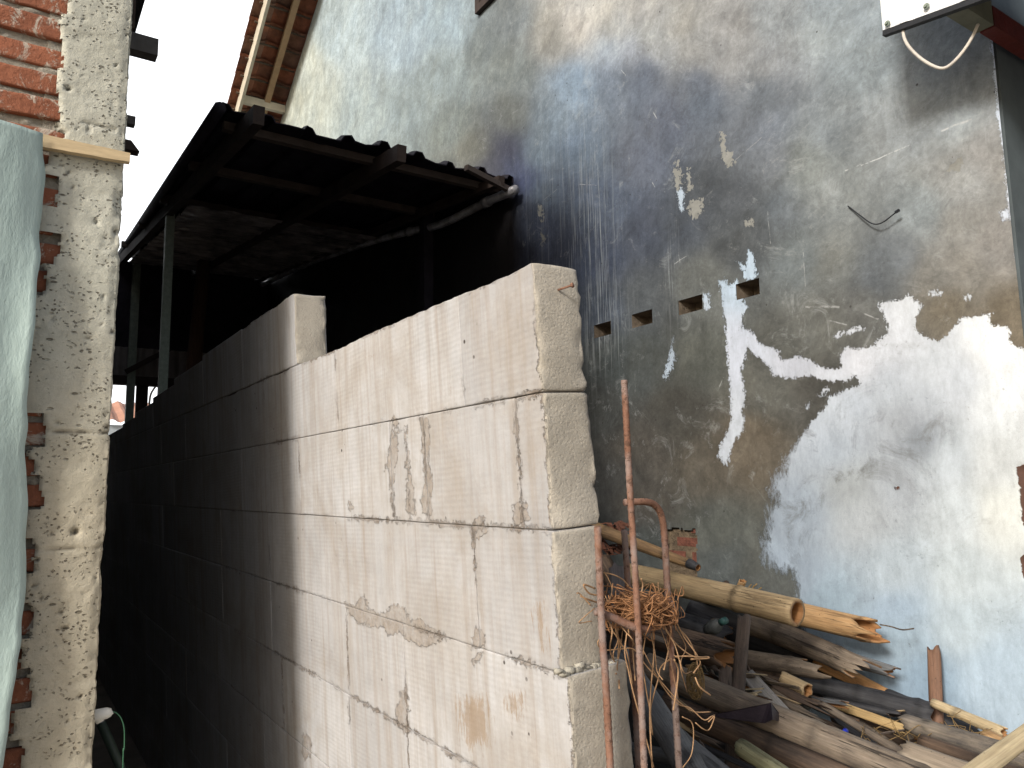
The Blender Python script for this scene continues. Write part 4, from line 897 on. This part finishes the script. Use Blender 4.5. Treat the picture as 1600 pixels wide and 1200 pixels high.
# ------------------------------------------------------------------ starter bars at the wall end
cage = thing('rebar_cage', 'rusty reinforcing bars of a column starter standing beside the block wall end', 'rebar')
YB1, YB2, YB3, YB4 = .893, 1.02, .885, .93
def bar(name, pts, r=.0052, parent=cage):
    s = spline(pts, 14); out = []
    for i in range(len(s)-1):
        n = max(1, int(np.linalg.norm(s[i+1]-s[i])/.0045)); out += [s[i]+(s[i+1]-s[i])*k/n for k in range(n)]
    out.append(s[-1]); out = [p+np.array([.0012*vn(p, 5, 4), .0012*vn(p, 5, 5), 0]) for p in out]; m = MB(); m.tube(out, r, 10, ridge=.14); return m.build(name, RUST, parent, True)
def down(p, q): d = (q-p)/(q[2]-p[2]); return q+d*(0-q[2])*.6+np.array([0, 0, 0])-np.array([0, 0, (q+d*(0-q[2])*.6)[2]])
p = [onY(934, 822, YB1), onY(942, 1000, YB1), onY(954, 1200, YB1)]; bar('main_bar', p+[down(p[1], p[2])])
p = [onY(975, 828, YB2), onY(984, 960, YB2), onY(998, 1200, YB2)]; bar('main_bar', p+[down(p[1], p[2])])
p = [onY(975, 594, YB3), onY(983, 740, YB3), onY(995, 930, YB3), onY(1007, 1200, YB3)]; bar('main_bar', p+[down(p[2], p[3])], .0048)
p = [onY(976, 785, YB4+.005), onY(1008, 784, YB4), onY(1024, 790, YB4), onY(1034, 808, YB4), onY(1039, 850, YB4), onY(1047, 1000, YB4), onY(1061, 1200, YB4)]; bar('hooked_bar', p+[down(p[5], p[6])])
st = [onY(931, 955, .905), onY(960, 966, .90), onY(1003, 983, .89), onY(1032, 975, .93), onY(1050, 965, .99), onY(1044, 940, 1.03), onY(1000, 935, 1.05), onY(955, 938, 1.02), onY(931, 952, .93)]
bar('stirrup', st, .0055); 
st = [p_+np.array([0, 0, -.55]) for p_ in st]; bar('stirrup', st, .0045)
rebase(cage, (.85, .95, 0))
# tangled raffia and wire round the stirrup
wr = thing('twine_tangle', 'tangled orange brown twine and wire wrapped around the rusty bars', 'twine')
m = MB(); tr = random.Random(5); C0 = onY(1000, 955, .93)
for k in range(80):
    n = tr.randint(5, 9); a0 = tr.uniform(0, 6.28); pts = []; rx = tr.uniform(.028, .075); ry = tr.uniform(.02, .05); cz = tr.gauss(.004, .008)
    cx = tr.uniform(-.02, .02)
    for i in range(n):
        a = a0+i*tr.uniform(.35, .9); pts.append(C0+np.array([cx+rx*math.cos(a), ry*math.sin(a), cz+tr.gauss(0, .013)-.12*rx*math.cos(a)]))
    m.tube(spline(pts, 5), tr.uniform(.0004, .0012), 5)
m.build('coils', BUNDLE, wr, True)
m = MB()
Ls = [[(1020,975),(1022,1020),(1018,1080),(1016,1130),(1020,1200)], [(1030,960),(1052,1000),(1075,1020),(1092,1035),(1085,1050)], [(1050,958),(1068,995),(1090,1022),(1095,1040)],
 [(940,990),(935,1005),(945,1015),(970,1012),(990,1015),(1010,1040),(1030,1065),(1060,1095),(1085,1110),(1110,1112)], [(980,990),(978,1020),(982,1045),(990,1080),(1000,1120),(1010,1160),(1020,1200)],
 [(1000,1010),(1020,1045),(1040,1075),(1060,1100),(1078,1108),(1100,1125),(1112,1120),(1118,1118)], [(1056,1024),(1075,1026),(1095,1025),(1107,1027),(1105,1030),(1080,1028)],
 [(1056,1024),(1035,1040),(1028,1060),(1020,1085),(1016,1110),(1018,1150)], [(1065,1118),(1080,1130),(1085,1150),(1078,1180),(1066,1200)], [(1086,1128),(1098,1138),(1110,1140),(1118,1120),(1105,1130)],
 [(935,940),(915,935),(905,930)], [(930,950),(915,965),(905,975),(925,972)], [(935,930),(920,925),(912,915),(930,920)], [(925,945),(908,930),(902,925)], [(945,895),(952,905),(958,920),(950,940),(945,930)], [(942,895),(960,900),(975,905),(985,915)],
 [(965,960),(960,985),(968,1005),(975,1012)], [(1055,1030),(1060,1050),(1055,1085),(1052,1110)], [(1085,1060),(1095,1075),(1108,1085)], [(1010,985),(1006,1030),(1010,1070),(1016,1110)], [(1030,975),(1040,1010),(1048,1040),(1058,1090)],
 [(1000,930),(1003,915),(1001,905)], [(1030,930),(1028,918),(1030,908)], [(1090,1045),(1085,1025),(1075,1000),(1060,980)]]
for L_ in Ls:
    dy = tr.uniform(-.035, .0); pts = [onY(x+tr.uniform(-2, 2), y+tr.uniform(-2, 2), .93+dy+tr.uniform(-.006, .006)) for x, y in L_]; m.tube(spline(pts, 6), tr.uniform(.0007, .0015), 5)
for k in range(12):
    x0 = tr.uniform(940, 1055); pts = [onY(x0, 965, .92)]; x = x0
    for i in range(4): x += tr.uniform(-9, 14); pts.append(onY(x, 985+i*tr.uniform(14, 34), .92+tr.uniform(-.03, .03)))
    m.tube(spline(pts, 5), tr.uniform(.0006, .0013), 5)
m.build('loose_strands', CORD, wr, True)
rebase(wr, tuple(C0))

# ------------------------------------------------------------------ pile of bamboo and scrap timber
def place(o, p, q, roll=0.0):
    d = Vector(q-p); R_ = d.to_track_quat('Z', 'Y').to_matrix().to_4x4()
    o.matrix_world = Matrix.Translation(Vector(p)) @ R_ @ Matrix.Rotation(roll, 4, 'Z')
def pole(name, label, cat, p, q, r0, r1, mat, arc=(0, 2*math.pi), hollow=.28, jag=(0, 0), nodes=3, seed=0, roll=0.0, bend=0.0, flat=1.0, group='bamboo and timber scraps in the pile'):
    """bamboo culm or split: outer and inner skins, worn nodes, ragged ends"""
    L = float(np.linalg.norm(q-p)); na = 28 if arc[1]-arc[0] > 6 else 18; full = arc[1]-arc[0] > 6.2
    th = np.linspace(arc[0], arc[1], na, endpoint=not full)
    e0 = jag[0]*(.5+.5*np.array([fbm(np.array([math.cos(a)*1.3, math.sin(a)*1.3, seed*3.1]), 1.25, 5, 5)*2.2+.12*vn(np.array([a*9., seed, 1.]), 1, 2) for a in th]))
    e1 = jag[1]*(.5+.5*np.array([fbm(np.array([math.cos(a)*1.3, math.sin(a)*1.3, seed*5.7+9]), 1.25, 7, 5)*2.2+.12*vn(np.array([a*9., seed, 2.]), 1, 2) for a in th]))
    ns = max(10, int(L/.018)); tt = np.linspace(0, 1, ns); nd = np.array([(i+.5+.15*math.sin(seed+i*3))/nodes for i in range(nodes)]) if nodes else np.array([])
    V = []; node = []; inner = []
    for lay in (0, 1):
        for t_ in tt:
            for i, a in enumerate(th):
                z = e0[i]+(L-e0[i]-e1[i])*t_
                r = r0+(r1-r0)*z/L; nn_ = 0
                if len(nd):
                    dn = np.min(abs(nd*L-z)); r *= 1+.085*math.exp(-(dn/.009)**2)-.04*math.exp(-((dn-.014)/.006)**2); nn_ = min(1, math.exp(-(dn/.010)**2)*1.0)
                r *= 1+.03*vn(np.array([math.cos(a)*2, math.sin(a)*2, z*6+seed]), 1, 3)
                if lay: r *= 1-hollow
                bz = bend*math.sin(math.pi*z/L)+.006*vn(np.array([seed, 0, z*4]), 1, 2)
                V.append((r*math.cos(a)+bz, r*math.sin(a)*flat, z)); node.append(nn_ if not lay else 0); inner.append(float(lay))
    Fc = []; na_ = len(th); N = ns*na_
    rg = range(na_) if full else range(na_-1)
    for s in range(ns-1):
        for i in rg:
            j = (i+1) % na_; a, b, c, d = s*na_+i, s*na_+j, (s+1)*na_+j, (s+1)*na_+i
            Fc.append((a, b, c, d)); Fc.append((a+N, d+N, c+N, b+N))
        if not full:
            for i, fl in ((0, 0), (na_-1, 1)):
                a, d = s*na_+i, (s+1)*na_+i; Fc.append((a, d, d+N, a+N) if fl == 0 else (a, a+N, d+N, d))
    for i in rg:
        j = (i+1) % na_; Fc.append((i, i+N, j+N, j)); a, b = (ns-1)*na_+i, (ns-1)*na_+j; Fc.append((a, b, b+N, a+N))
    # cut ends show the raw inner wood
    inner = np.array(inner); 
    o = mesh(name, V, Fc, mat, None, True, attrs=dict(node=np.array(node), inner=inner)); place(o, p, q, roll)
    return tag(o, label, cat, group)
def plank(name, label, cat, p, q, w_, th, mat, seed=0, roll=0.0, taper=1.0, jag=(.01, .01), warp=0.0, group='bamboo and timber scraps in the pile'):
    L = float(np.linalg.norm(q-p)); ns = max(8, int(L/.02)); nw = 7; V = []
    for s in range(ns):
        for side in (0, 1):
            for i in range(nw):
                u = i/(nw-1)-.5; j0 = jag[0]*(vn(np.array([u*6, seed, 1.]), 1, 3)+.5); j1 = jag[1]*(vn(np.array([u*6, seed, 8.]), 1, 3)+.5)
                z = j0+(L-j0-j1)*s/(ns-1); ww = w_*(1+(taper-1)*z/L)*(1+.05*vn(np.array([seed, z*9, 0]), 1, 5))
                y = (th/2)*(1 if side else -1)*(1-.5*(abs(u)*2)**6)+.0012*vn(np.array([u*9, z*20, seed]), 1, 4)
                V.append((u*ww+warp*math.sin(2.4*z/L+seed), y+warp*.6*math.sin(3*z/L), z))
    Fc = []; row = 2*nw
    ring = list(range(nw))+list(range(2*nw-1, nw-1, -1))
    for s in range(ns-1):
        for k in range(len(ring)): a, b = ring[k], ring[(k+1) % len(ring)]; Fc.append((s*row+a, s*row+b, (s+1)*row+b, (s+1)*row+a))
    for i in range(nw-1): Fc.append((i, nw+i, nw+i+1, i+1)); o_ = (ns-1)*row; Fc.append((o_+i, o_+i+1, o_+nw+i+1, o_+nw+i))
    n = len(V); o = mesh(name, V, Fc, mat, None, True, attrs=dict(node=np.zeros(n), inner=np.zeros(n))); place(o, p, q, roll)
    return tag(o, label, cat, group)
D = onD; TP = 2*math.pi
pole('bamboo_pole', 'thick tan bamboo pole with an open sawn end, lying on top of the pile', 'bamboo pole', D(985, 897, 2.75), D(1247, 957, 2.22), .038, .040, BAM_TAN, hollow=.3, nodes=2, seed=1)
pole('bamboo_pole', 'orange tan bamboo pole split open at its end, just behind the open sawn pole', 'bamboo pole', D(1100, 925, 2.85), D(1388, 992, 2.32), .040, .036, BAM_ORG, jag=(0, .12), nodes=3, seed=2, hollow=.2)
m = MB(); m.tube(spline([D(1375, 976, 2.33), D(1392, 979, 2.3), D(1410, 984, 2.3), D(1428, 982, 2.3)], 5), .0022, 6)
tag(m.build('twig', BAM_GRY, None, True), 'thin twig poking out of the split orange bamboo', 'twig')
m.V and None
for q in bpy.data.objects:
    if q.name == 'twig': n_ = len(q.data.vertices); q.data.attributes.new('node', 'FLOAT', 'POINT'); q.data.attributes.new('inner', 'FLOAT', 'POINT')
pole('split_bamboo', 'pale grey split bamboo with a long broken rotten end, below the orange pole', 'split bamboo', D(1170, 975, 2.65), D(1368, 1056, 2.25), .040, .034, BAM_GRY, arc=(.2, 4.2), jag=(0, .16), nodes=2, seed=3, hollow=.16, roll=.5, bend=.012)
pole('bamboo_pole', 'dark tipped bamboo stump poking from the rotten split bamboo', 'bamboo pole', D(1240, 1005, 2.6), D(1408, 1054, 2.32), .030, .017, BAM_SLT, jag=(0, .05), nodes=1, seed=4)
pole('bamboo_log', 'brown bamboo log with a torn orange end behind the standing planks', 'bamboo log', D(900, 955, 2.5), D(1155, 1030, 2.15), .040, .042, BAM_BRN, jag=(0, .11), nodes=2, seed=5)
pole('bamboo_log', 'thick blackened log in the shadow beneath the sawn open bamboo', 'bamboo log', D(1080, 955, 2.9), D(1310, 1050, 2.55), .055, .05, BAM_BLK, jag=(0, .06), nodes=1, seed=6)
pole('bamboo_pole', 'dull tan bamboo right of the tall standing plank', 'bamboo pole', D(1100, 1020, 2.5), D(1295, 1050, 2.3), .030, .026, BAM_GRY, jag=(0, .1), nodes=2, seed=7, arc=(0, 4.5), hollow=.15, roll=1)
plank('plank', 'tall weathered plank standing upright under the sawn bamboo', 'plank', D(1163, 962, 2.12), D(1138, 1250, 1.95), .040, .018, PLANK_D, seed=1, roll=.3)
plank('plank', 'short weathered plank standing left of the taller one', 'plank', D(1127, 1040, 2.16), D(1142, 1180, 2.05), .034, .014, PLANK_D, seed=2, roll=.2, warp=.01)
plank('plank', 'pale grey board slanting down from the standing planks', 'plank', D(1166, 1052, 2.2), D(1285, 1185, 1.95), .042, .016, m_bamboo('ash_plank', (.27, .26, .25), (.38, .37, .35), (.16, .15, .14), .3), seed=3, roll=.9, taper=1.1)
pole('bamboo_pole', 'long charred blue black bamboo across the middle of the pile', 'bamboo pole', D(1245, 1062, 2.4), D(1462, 1118, 2.22), .024, .036, BAM_BLK, nodes=3, seed=8, jag=(.02, .03), hollow=.2)
pole('bamboo_pole', 'charred bamboo going on behind the upright brown stake', 'bamboo pole', D(1380, 1085, 2.36), D(1540, 1158, 2.2), .024, .03, BAM_BLK, nodes=1, seed=28, jag=(.02, .05), hollow=.2)
pole('split_bamboo', 'bright orange split bamboo wedged above the charred pole', 'split bamboo', D(1275, 1030, 2.55), D(1440, 1112, 2.35), .030, .018, m_bamboo('fresh_orange_bamboo', (.40, .19, .065), (.52, .29, .12), (.25, .12, .05), .2), arc=(.3, 3.2), seed=9, nodes=1, roll=.6)
plank('splinter', 'long yellow splinter below the charred pole', 'splinter', D(1300, 1098, 2.3), D(1442, 1150, 2.05), .026, .007, m_bamboo('yellow_splinter', (.48, .32, .14), (.60, .44, .22), (.3, .18, .08), .15), seed=4, roll=.8, jag=(.02, .05))
pole('bamboo_pole', 'dark to tan bamboo pole right of the yellow splinter', 'bamboo pole', D(1412, 1128, 2.02), D(1610, 1190, 1.78), .023, .026, m_bamboo('half_charred_bamboo', (.19, .17, .15), (.33, .27, .20), (.035, .035, .04), .75), nodes=2, seed=10, jag=(.02, 0))
pole('bamboo_pole', 'slim pale bamboo against the white paint right of the stake, with a broken knot end', 'bamboo pole', D(1457, 1098, 2.2), D(1582, 1150, 2.0), .0125, .0165, m_bamboo('pale_bamboo', (.52, .40, .23), (.62, .51, .33), (.38, .26, .13), .15), nodes=1, seed=11, jag=(0, .03))
plank('stake', 'red brown wooden stake standing against the white painted wall', 'stake', D(1459, 1010, 2.3), D(1468, 1230, 2.2), .036, .020, PLANK_R, seed=5, roll=.1, jag=(.012, .0), taper=1.05)
plank('plank', 'pale sawn plank crossing the lower right corner', 'plank', D(1490, 1232, 1.35), D(1640, 1122, 1.5), .034, .012, PLANK_P, seed=6, roll=.7)
pole('bamboo_pole', 'big weathered bamboo pole across the front of the pile', 'bamboo pole', D(1010, 1040, 2.05), D(1500, 1250, 1.62), .034, .040, BAM_GRY, nodes=4, seed=12, hollow=.2, jag=(0, 0))
pole('split_bamboo', 'broad dark split bamboo right under the big front pole', 'split bamboo', D(1040, 1095, 2.0), D(1420, 1260, 1.65), .034, .04, BAM_BRN, nodes=3, seed=13, arc=(0, 4.0), roll=2)
plank('slat', 'long thin grey slat running down to the lower right', 'slat', D(1280, 1098, 2.1), D(1432, 1190, 1.85), .020, .010, BAM_GRY, seed=7, roll=.5)
pole('bamboo_pole', 'thin brown bamboo rod beneath the long grey slat', 'bamboo pole', D(1282, 1140, 2.0), D(1412, 1190, 1.8), .015, .018, BAM_BRN, nodes=1, seed=14, jag=(.02, .01))
for i, (a, b, ww, sd_, lb_) in enumerate([((1172, 1052, 2.25), (1262, 1092, 2.12), .022, 21, 'uppermost splintered slat right of the standing planks'), ((1190, 1062, 2.2), (1290, 1112, 2.05), .026, 22, 'broad splintered slat above the broken bark strips'),
    ((1205, 1082, 2.15), (1288, 1135, 2.02), .024, 23, 'dark edged splintered slat ending beside the grey board'), ((1235, 1080, 2.18), (1300, 1102, 2.1), .018, 24, 'short splintered slat with a ragged pale tip'), ((1225, 1100, 2.1), (1285, 1128, 2.0), .02, 25, 'lowest splintered slat over the dark gap')]):
    plank('splinter', lb_, 'splinter', D(*a), D(*b), ww, .010, (BAM_GRY, BAM_BRN)[i % 2], seed=sd_, roll=.6+.2*i, jag=(.03, .06))
pole('bamboo_offcut', 'short rounded tan bamboo offcut in the middle of the pile', 'bamboo offcut', D(1222, 1058, 2.2), D(1266, 1080, 2.12), .019, .020, BAM_TAN, nodes=0, seed=15, jag=(.01, .01))
pole('bamboo_pole', 'brown bamboo with a charred orange tip in front of the exposed brick', 'bamboo pole', D(915, 820, 2.9), D(1084, 884, 2.5), .026, .015, m_bamboo('ochre_bamboo', (.13, .08, .045), (.30, .19, .09), (.06, .04, .028), .6), nodes=2, seed=16, jag=(0, .015))
pole('bamboo_tip', 'charred black tip at the end of the brown bamboo by the exposed brick', 'bamboo offcut', D(1078, 880, 2.495), D(1092, 887, 2.46), .0165, .012, BAM_BLK, nodes=0, seed=51, hollow=.3)
pole('bamboo_pole', 'slate blue pole sloping down behind the lower bars', 'bamboo pole', D(965, 1020, 1.75), D(1100, 1235, 1.5), .026, .030, BAM_SLT, nodes=2, seed=17)
pole('bamboo_pole', 'greyish pole near the block wall end, lowest on the left', 'bamboo pole', D(1000, 1110, 1.9), D(1180, 1260, 1.6), .028, .030, BAM_SLT, nodes=1, seed=18)
plank('slat', 'grey slat running right from behind the twine', 'slat', D(950, 970, 2.1), D(1060, 1010, 2.0), .020, .009, BAM_GRY, seed=8, roll=.5, jag=(.01, .03))
pole('split_bamboo', 'mossy broken bamboo strip at the bottom of the pile', 'split bamboo', D(1154, 1168, 1.75), D(1240, 1225, 1.6), .020, .018, m_bamboo('mossy_bamboo', (.20, .21, .12), (.30, .29, .18), (.10, .08, .05), .4), arc=(0, 3), nodes=0, seed=19, jag=(.02, .0), roll=1)
plank('plank', 'dark board standing below the big front pole', 'plank', D(1151, 1150, 1.95), D(1146, 1300, 1.9), .05, .018, PLANK_D, seed=9, roll=.1)
pole('bamboo_pole', 'brown black bamboo near the pale plank at lower right', 'bamboo pole', D(1440, 1160, 1.9), D(1600, 1215, 1.7), .020, .020, BAM_BRN, nodes=1, seed=20)
pole('bamboo_pole', 'orange streaked bamboo in the bottom right corner', 'bamboo pole', D(1540, 1150, 2.0), D(1680, 1230, 1.8), .022, .022, BAM_ORG, nodes=1, seed=26)
plank('plank', 'broad pale weathered board lying at the bottom edge', 'plank', D(1405, 1172, 1.75), D(1580, 1235, 1.55), .06, .014, m_bamboo('tan_plank', (.30, .24, .18), (.42, .35, .27), (.2, .15, .11), .2), seed=10, roll=.5)
plank('stake', 'second dark board standing behind the bars beside the block wall', 'stake', D(965, 880, 2.5), D(978, 1100, 2.3), .06, .02, m_bamboo('grey_violet_plank', (.09, .08, .085), (.15, .135, .135), (.05, .045, .05), .4), seed=12, roll=.1)
fr = random.Random(88)
for k in range(34):
    x = fr.uniform(1030, 1440); lo_y = 990+(x-1030)*.30; y = lo_y+fr.uniform(0, 1)**.8*170; y = min(y, 1210); dep = 2.5-(y-lo_y)*.0040-(x-1030)*.0004+fr.uniform(-.02, .07)
    ln = fr.uniform(70, 210); an = fr.gauss(.38, .14)+(.35 if fr.random() < .2 else 0); a = D(x, y, dep+.02); b = D(x+ln*math.cos(an), y+ln*math.sin(an), dep-ln*.0011)
    mt = fr.choice([BAM_BLK, BAM_BLK, BAM_BRN, BAM_BRN, BAM_GRY, BAM_SLT])
    if fr.random() < .5: pole('split_bamboo', 'thin charred or weathered split wedged between the larger poles', 'split bamboo', a, b, fr.uniform(.010, .020), fr.uniform(.009, .018), mt, arc=(0, fr.uniform(2.2, 3.6)), hollow=.25, jag=(.02, .07), nodes=fr.choice([0, 1, 2]), seed=300+k, roll=fr.uniform(-1, 1.6), group='thin splits wedged in the pile')
    else: plank('split_bamboo', 'thin charred or weathered split wedged between the larger poles', 'split bamboo', a, b, fr.uniform(.012, .028), fr.uniform(.004, .009), mt, seed=300+k, roll=fr.uniform(-.3, 1.4), jag=(.02, .06), group='thin splits wedged in the pile')
# loose pieces below, carrying the pile
fr = random.Random(23)
for k in range(34):
    y0 = fr.uniform(1.25, 2.3); x0 = fr.uniform(1.15, 2.2); L = fr.uniform(.8, 1.7); z0 = fr.uniform(.04, .62)*(1-.25*abs(x0-1.7)); ang = fr.gauss(.25, .35)
    a = np.array([x0, y0, z0]); b = a+np.array([math.sin(ang)*L*.6*(-1 if x0 > 1.9 else 1)*.5, math.cos(ang)*L, fr.uniform(-.05, .16)])
    b[0] = min(max(b[0], 1.0), 2.32); b[2] = max(b[2], .04)
    mt = fr.choice([BAM_BRN, BAM_GRY, BAM_BLK, BAM_SLT, BAM_BRN])
    pole('bamboo_pole', 'loose dark bamboo pole buried deep in the pile', 'bamboo pole', a, b, fr.uniform(.02, .036), fr.uniform(.02, .036), mt, nodes=2, seed=40+k, hollow=.3, group='loose bamboo poles at the base of the pile')
for k, (a, b) in enumerate([((1050, 985, 2.9), (1300, 1090, 2.6)), ((1180, 1040, 2.75), (1420, 1130, 2.45)), ((1000, 1040, 2.6), (1330, 1160, 2.2)), ((1120, 1100, 2.5), (1400, 1180, 2.15)), ((1060, 1150, 2.2), (1500, 1200, 1.9)), ((940, 930, 2.9), (1150, 1000, 2.7)), ((1300, 1120, 2.4), (1560, 1185, 2.1)), ((950, 1060, 2.3), (1200, 1180, 2.0)), ((940, 870, 3.0), (1010, 1000, 2.8))]):
    pole('bamboo_pole', 'loose dark bamboo pole buried deep in the pile', 'bamboo pole', D(*a), D(*b), .034, .038, (BAM_BRN, BAM_BLK)[k % 2], nodes=2, seed=90+k, hollow=.2, jag=(.02, .05), group='loose bamboo poles at the base of the pile')
fr = random.Random(61)
for k in range(44):
    x = fr.uniform(1010, 1480); lo_y = 985+(x-1010)*.33; y = fr.uniform(lo_y, min(lo_y+150, 1195)); dep = 2.35-(y-lo_y)*.0035-(x-1010)*.0003+fr.uniform(-.06, .05)
    ln = fr.uniform(18, 70); an = fr.gauss(.45, .5); a = D(x, y, dep); b = D(x+ln*math.cos(an), y+ln*math.sin(an), dep+fr.uniform(-.12, .03))
    plank('splinter', 'small loose splinter lying among the bamboo poles', 'splinter', a, b, fr.uniform(.005, .016), fr.uniform(.002, .005), fr.choice([BAM_GRY, BAM_BRN, BAM_TAN, PLANK_D, PLANK_P, BAM_ORG]), seed=200+k, roll=fr.uniform(0, 3), jag=(.015, .02), group='small splinters scattered over the pile')
# small stuff on the pile
m = MB(); fr = random.Random(9); C1 = D(1087, 1064, 1.75)
for k in range(150):
    v = np.array([fr.gauss(0, 1), fr.gauss(0, 1), fr.gauss(0, 1)]); v /= np.linalg.norm(v); pts = []
    ax_ = np.array([fr.gauss(0, 1), fr.gauss(0, 1), fr.gauss(0, 1)]); r_ = fr.uniform(.6, 1.1)
    for i in range(4):
        v = v+np.cross(ax_, v)*.3; v /= np.linalg.norm(v); pts.append(C1+v*np.array([.020, .018, .040])*r_)
    m.tube(spline(pts, 3), .0009, 4)
tag(m.build('fibre_clump', FIBRE, None, True), 'clump of dry plant fibre hanging from the orange twine', 'fibre clump')
m = MB(); pa = D(1142, 1120, 1.8); Q = [D(1105, 1118, 1.85), D(1205, 1098, 1.78), D(1207, 1124, 1.76), D(1195, 1130, 1.78), D(1140, 1124, 1.85)]
nv_ = np.cross(Q[1]-Q[0], Q[2]-Q[0]); nv_ /= np.linalg.norm(nv_); m.add(Q+[q_+nv_*.003 for q_ in Q], [(0, 1, 2, 3, 4), (9, 8, 7, 6, 5)]+[(i, i+5, (i+1) % 5+5, (i+1) % 5) for i in range(5)])
Q2 = [Q[1], D(1228, 1128, 1.86), D(1224, 1131, 1.86), Q[2]]; m.add(Q2+[q_+np.array([.003, .003, 0]) for q_ in Q2], [(0, 1, 2, 3), (7, 6, 5, 4), (0, 4, 5, 1), (1, 5, 6, 2), (2, 6, 7, 3)])
tag(m.build('metal_offcut', m_simple('violet_black_metal', (.035, .028, .04), .4, .3, 20, .4), None, False), 'bent dark violet metal offcut resting on the big front pole', 'metal scrap')
m = MB(); c = D(1321, 1145, 2.0); m.tube([c-[.007, 0, 0], c+[.007, .003, .003]], [.007, .008], 12); m.tube([c+[.007, .003, .003], c+[.011, .004, .004]], [.005, .004], 8)
tag(m.build('bottle_cap', BLUECAP, None, True), 'small bright blue plastic cap lying among the splinters', 'bottle cap')
bt = thing('plastic_bottle', 'crushed clear bottle with teal neck lying under the sawn bamboo', 'bottle')
m = MB(); c = D(1120, 968, 2.4); u_ = D(1131, 970, 2.38)-c; m.tube([D(1108, 985, 2.45), D(1118, 978, 2.42), D(1126, 972, 2.4)], [.022, .024, .012], 12); m.build('body', m_simple('dull_plastic', (.10, .11, .11), .25, .6, 30), bt, True)
m = MB(); m.tube([D(1126, 973, 2.4), D(1134, 969, 2.38)], .011, 12); m.build('neck', TEAL, bt, True)
rebase(bt, tuple(c))
pole('bamboo_offcut', 'small upright cut bamboo piece with twigs above the pole', 'bamboo offcut', D(1154, 925, 2.62), D(1162, 906, 2.6), .013, .012, BAM_ORG, nodes=0, seed=31, jag=(0, .012))
m = MB()
for (a, b) in (((1168, 926), (1183, 912)), ((1172, 928), (1178, 915)), ((1165, 925), (1174, 913)), ((1172, 930), (1190, 918))): m.tube([D(a[0], a[1], 2.6), D(b[0], b[1], 2.58)], .0022, 5)
o = m.build('twig', FIBRE, None, True); tag(o, 'few short twigs beside the small upright bamboo piece', 'twigs')
m = MB(); c = D(1129, 915, 2.7); m.tube([c, c+[.02, 0, .004], c+[.035, .01, 0]], [.006, .013, .007], 8); tag(m.build('bark_piece', BAM_BRN, None, True), 'small dark bark piece behind the tan bamboo', 'bark')
# frayed bark at the upper left of the pile
m = MB(); fr = random.Random(31)
for k in range(46):
    x = fr.uniform(935, 975); y = fr.uniform(812, 862); a = D(x, y, 2.9); b = D(x+fr.uniform(4, 24), y+fr.uniform(2, 16), 2.85); mid = (a+b)/2+np.array([0, 0, fr.uniform(-.02, .02)])
    m.bar(a, mid, fr.uniform(.006, .02), .003); m.bar(mid, b, fr.uniform(.005, .016), .003)
tag(m.build('frayed_bark', m_simple('red_brown_bark', (.10, .04, .025), .9, .4, 40), None, False), 'frayed red brown bark bundle beside the block wall end', 'bark')
m = MB(); fr = random.Random(77)
for k in range(60):
    x = fr.uniform(1340, 1540); y = fr.uniform(1140, 1195); a = D(x, y, 1.95); m.tube(spline([a, a+[fr.uniform(-.03, .03), fr.uniform(-.03, .03), fr.uniform(0, .03)], a+[fr.uniform(-.06, .06), fr.uniform(-.05, .05), fr.uniform(-.02, .05)]], 3), .0009, 4)
tag(m.build('dry_straw', FIBRE, None, True), 'dry straw strands caught between the poles', 'straw', kind='stuff')
# drop unused default attributes: pieces built as plain tubes still need the two mask attributes
for o in bpy.data.objects:
    if o.type == 'MESH' and o.data.materials and o.data.materials[0] and 'node' not in o.data.attributes and any(s in o.data.materials[0].name for s in ('bamboo', 'plank')):
        o.data.attributes.new('node', 'FLOAT', 'POINT'); o.data.attributes.new('inner', 'FLOAT', 'POINT')
